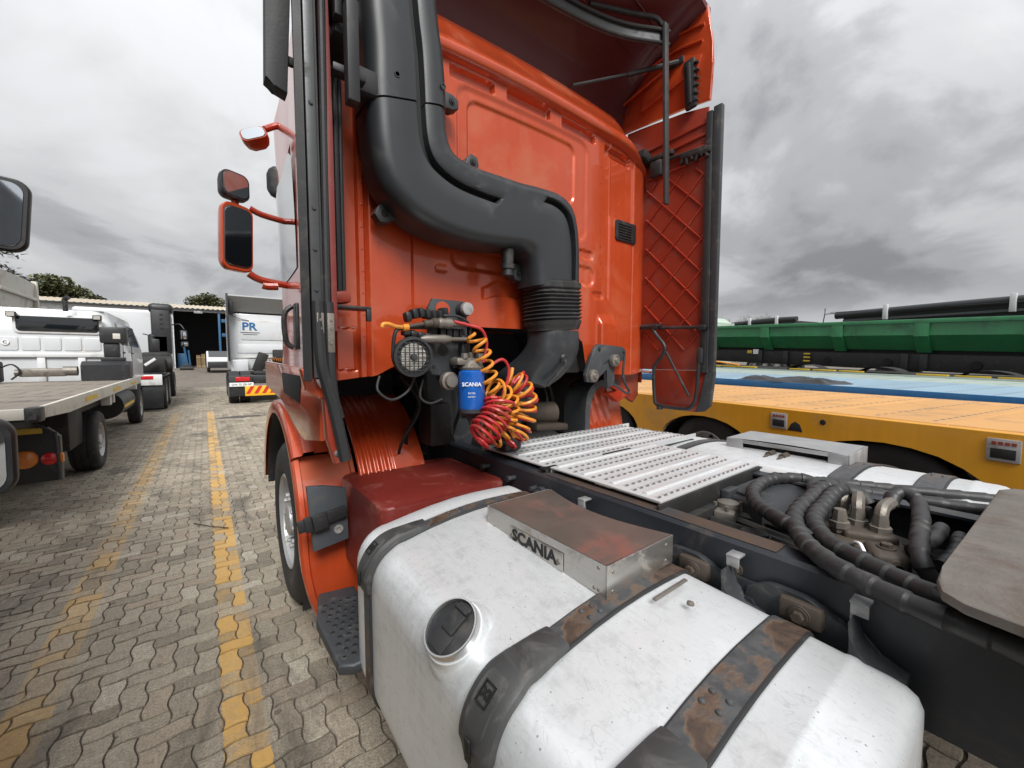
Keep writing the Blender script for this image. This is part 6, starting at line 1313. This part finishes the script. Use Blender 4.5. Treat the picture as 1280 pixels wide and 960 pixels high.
for y in (1.50, .09, -1.5):
    m = MB(); m.box(-.012, 0, y-.075, y+.075, .925, 1.075, .005); q = part('lashing_socket', m, 'rim_steel', Y1)
    m = MB(); m.box(-.016, -.0118, y-.055, y+.055, .945, 1.01, .002); part('socket_hole', m, 'print_black', q)
    m = MB()
    for k in range(4): m.box(-.0145, -.0118, y-.055+.029*k, y-.035+.029*k, 1.035, 1.055)
    part('socket_marks', m, 'maroon_inner', q)
m = MB(); m.prism([(1.29, .92), (1.42, .92), (1.39, .985), (1.355, 1.01), (1.315, .985)], 'x', -.003, .01, .001); part('lifting_hole', m, 'void_black', Y1)
m = MB(); m.prism([(-.10, .92), (.03-.05, .92), (-.03, .985), (-.06, 1.0), (-.09, .985)], 'x', -.003, .01, .001); part('lifting_hole', m, 'void_black', Y1)
m = MB(); m.lathe([(0, .024), (.004, .022)], (0, 1.13, 1.035), (-1, 0, 0), 14); part('side_hole', m, 'void_black', Y1)
B1 = trailer('lowbed_trailer', 'light blue lowbed trailer deck with a dark tarpaulin lump, beyond the yellow trailer', 7.05, .014, .0)
deck_plates(B1, .03, 2.62, -7, 8.5, 1.17, .9, 'deck_blue'); m = MB(); m.box(0, .03, -7, 8.5, .98, 1.172, .004); m.box(.03, 2.6, -7, 8.5, .95, 1.14); part('edge_rail', m, 'edge_blue', B1)
m = MB(); m.box(.3, 2.3, -7, 8.5, .7, .95); part('inner_frame', m, 'grime_black', B1)
for yc in (-2.2, -.6, 1.0, 4.2): wheel(B1, (.25, yc, .42), -1, .42, .3); wheel(B1, (2.4, yc, .42), 1, .42, .3)
m = MB()
def tp_(u, v):
    x, y = .02+.75*u, 1.9+1.5*v; e = min(u, 1-u, v, 1-v); return (x+.03*math.sin(9*v), y+.05*math.sin(7*u), 1.174+.060*smooth(0, .12, e)*(.25+.9*abs(math.sin(7*u+4*v))*abs(math.cos(5*v-3*u))+.25*abs(math.sin(19*u-11*v))))
m.grid(tp_, 40, 50); tp2 = part('tarpaulin', m, 'tarp_black', None); tp2.parent = None
tp2.matrix_world = Matrix.Translation((7.05, 0, 0)) @ Euler((.014, 0, HD)).to_matrix().to_4x4() @ Matrix.Translation(tp2.location); tag(tp2, 'crumpled dark tarpaulin lying on the blue trailer deck', 'tarpaulin')
G1 = trailer('lowbed_trailer', 'grey green flat trailer deck between blue deck and black chassis', 9.85, .020, -.02)
deck_plates(G1, .03, 2.6, -7, 10, 1.15, 1.0, 'deck_greygreen'); m = MB(); m.box(0, .03, -7, 10, 1.0, 1.15); m.box(.3, 2.3, -7, 10, .7, 1.1); part('edge_rail', m, 'grime_black', G1)
m = MB(); m.box(2.60, 2.66, -7, 10, .98, 1.19, .005); part('edge_rail', m, 'deck_greygreen', G1)
for yc in (-2.2, -.6, 1.0): wheel(G1, (.25, yc, .42), -1, .42, .3); wheel(G1, (2.4, yc, .42), 1, .42, .3)
D1 = trailer('skeleton_trailer', 'black low trailer with yellow edge stripe below the green tipper', 12.7, .024, .02)
m = MB(); m.box(0, 2.0, -8, 12, .9, 1.16, .02); part('chassis', m, 'grime_black', D1)
y = -8.0
while y < 11:
    m = MB(); m.box(-.012, .10, y, y+.52, 1.15, 1.19, .004); part('yellow_stripe', m, 'reflect_yellow', D1); y += .62+(.9 if random.random() < .4 else 0)
for yc in (.6, 2.4, 4.1):
    m = MB(); rings = []
    for k in range(11):
        a = PI*k/10; rings.append([(.05, yc+.46*math.cos(a), 1.12+.19*math.sin(a)), (.5, yc+.46*math.cos(a), 1.12+.19*math.sin(a))])
    m.ring_loft(rings, close=False); part('wheel_guard', m, 'grime_black', D1)
    wheel(D1, (.3, yc, .62), -1, .5, .3); wheel(D1, (1.8, yc, .62), 1, .5, .3)
m = MB(); m.tube([(.0, 6.0, 1.22), (.0, 7.0, 1.32), (.0, 8.5, 1.36), (.0, 10, 1.36)], .028, 8, smooth=4); part('yellow_hose', m, 'coil_yellow', D1)
E1 = trailer('tipper_trailer', 'long green ribbed tipper trailer on a black chassis', 15.0, .040, .02)
m = MB(); sec = [(.0, 2.50), (.0, 2.13), (.34, 1.72), (2.1, 1.72), (2.44, 2.13), (2.44, 2.50)]
m.prism(sec, 'y', -9, 12.5); bd = part('tipper_body', m, 'tipper_green', E1)
m = MB(); m.box(-.06, .04, -9, 12.5, 2.45, 2.56, .012); part('top_rail', m, 'tipper_green', bd)
for y in (-7.3, -4.9, -2.4, .10, 2.0, 3.95, 6.2, 8.4, 10.6):
    m = MB(); m.prism([(-.055, 2.46), (-.055, 2.10), (.28, 1.66), (.36, 1.66), (.02, 2.14), (.02, 2.46)], 'y', y-.15, y+.15, .008); part('body_rib', m, 'tipper_green', bd)
m = MB(); m.box(.3, 2.1, -9, 12.5, 1.15, 1.62, .02); m.box(.5, 1.9, -9, 12.5, 1.6, 1.76); part('chassis', m, 'grime_black', E1)
for y in (-3.2, -1.6, 1.9, 2.3, 5.5, 6.4):
    m = MB(); m.box(.24, .30, y, y+.16, 1.15, 1.62, .01); part('chassis_bracket', m, 'black_plastic', E1)
for y in (1.0, 2.75, 4.3):
    m = MB(); m.lathe([(0, .11), (.03, .10)], (.29, y, 1.36), (-1, 0, 0), 16); part('round_hole', m, 'void_black', E1)
m = MB(); m.box(.24, .27, 6.55, 6.75, 1.48, 1.66, .003); part('notice_plate', m, 'print_white', E1)
m = MB(); m.box(.24, .27, 6.8, 6.98, 1.5, 1.62, .003); part('reflector', m, 'reflect_yellow', E1)
for z_ in (1.28, 1.40, 1.52):
    m = MB(); m.box(.22, .25, 4.78, 4.98, z_, z_+.05, .002); part('reflector', m, 'reflect_yellow', E1)
for yc in (-2.4, -.9, .6, 9.5): wheel(E1, (.35, yc, .55), -1, .5, .3); wheel(E1, (2.1, yc, .55), 1, .5, .3)
def side_tipper(label, x0, ya, yb, pitch_, z):
    T_ = trailer('side_tipper_trailer', label, x0, pitch_, z)
    s = MB(); s.prism([(.0, 3.16), (.25, 2.0), (2.2, 2.0), (2.45, 3.16)], 'y', ya, yb); part('tipper_body', s, 'tarp_black', T_)
    s = MB(); s.tube([(.08, ya-.1, 3.24), (.05, (ya+yb)/2, 3.28), (.08, yb+.3, 3.20)], .15, 12, smooth=8); part('rolled_tarp', s, 'tarp_black', T_)
    s = MB(); s.box(-.02, .02, ya, yb, 2.92, 3.0); s.tube([(-.02, ya, 3.30), (-.10, (ya+yb)/2, 3.22), (0, yb+.5, 3.36)], .012, 5, smooth=6); part('cover_rope', s, 'strip_metal', T_)
    n = max(2, int((yb-ya)/2.6))
    for k in range(n):
        y = ya+(yb-ya)*(k+.55)/n; s = MB(); s.box(-.17, -.03, y-.07, y+.07, 2.9, 3.50, .01); part('strap', s, 'alu_plate', T_)
    s = MB(); s.box(.4, 2.0, ya, yb, 1.2, 2.0); part('chassis', s, 'grime_black', T_)
    s = MB(); s.tube([(0, yb+.3, 3.3), (0, yb+.7, 3.3), (0, yb+.7, 3.55)], .02, 5); s.tube([(0, yb+.7, 3.3), (0, yb+.75, 2.9)], .02, 5); part('crank_handle', s, 'black_plastic', T_)
    for yc in (ya+1, ya+2.3, yb-1.5): wheel(T_, (.3, yc, .55), -1, .5, .3); wheel(T_, (2.1, yc, .55), 1, .5, .3)
side_tipper('black side tipper trailer with rolled tarpaulin behind the green tipper, right', 20.8, -4.5, 5.2, .010, .20)
side_tipper('shorter black side tipper with rolled tarpaulin further off, by the pale cab', 24.5, 8.4, 11.6, .0, .55)
PC = thing('parked_truck', 'pale green truck cab showing beyond the green tipper trailer', 'truck', (24.2, 12.2, g(24.2, 12.2)))
z = g(24.2, 12.2); m = MB(); m.prism([(11.2, .9), (11.2, 3.25), (11.6, 3.55), (13.2, 3.75), (13.8, 2.4), (13.8, .9)], 'x', 23.2, 25.4, .08, 3); bmesh.ops.translate(m.bm, vec=(0, 0, z), verts=m.bm.verts[:]); part('cab', m, 'pale_green', PC)
for x in (23.4, 25.2):
    for y in (11.9, 13.2): wheel(PC, (x, y, z+.5), 1 if x > 24 else -1, .5, .3)
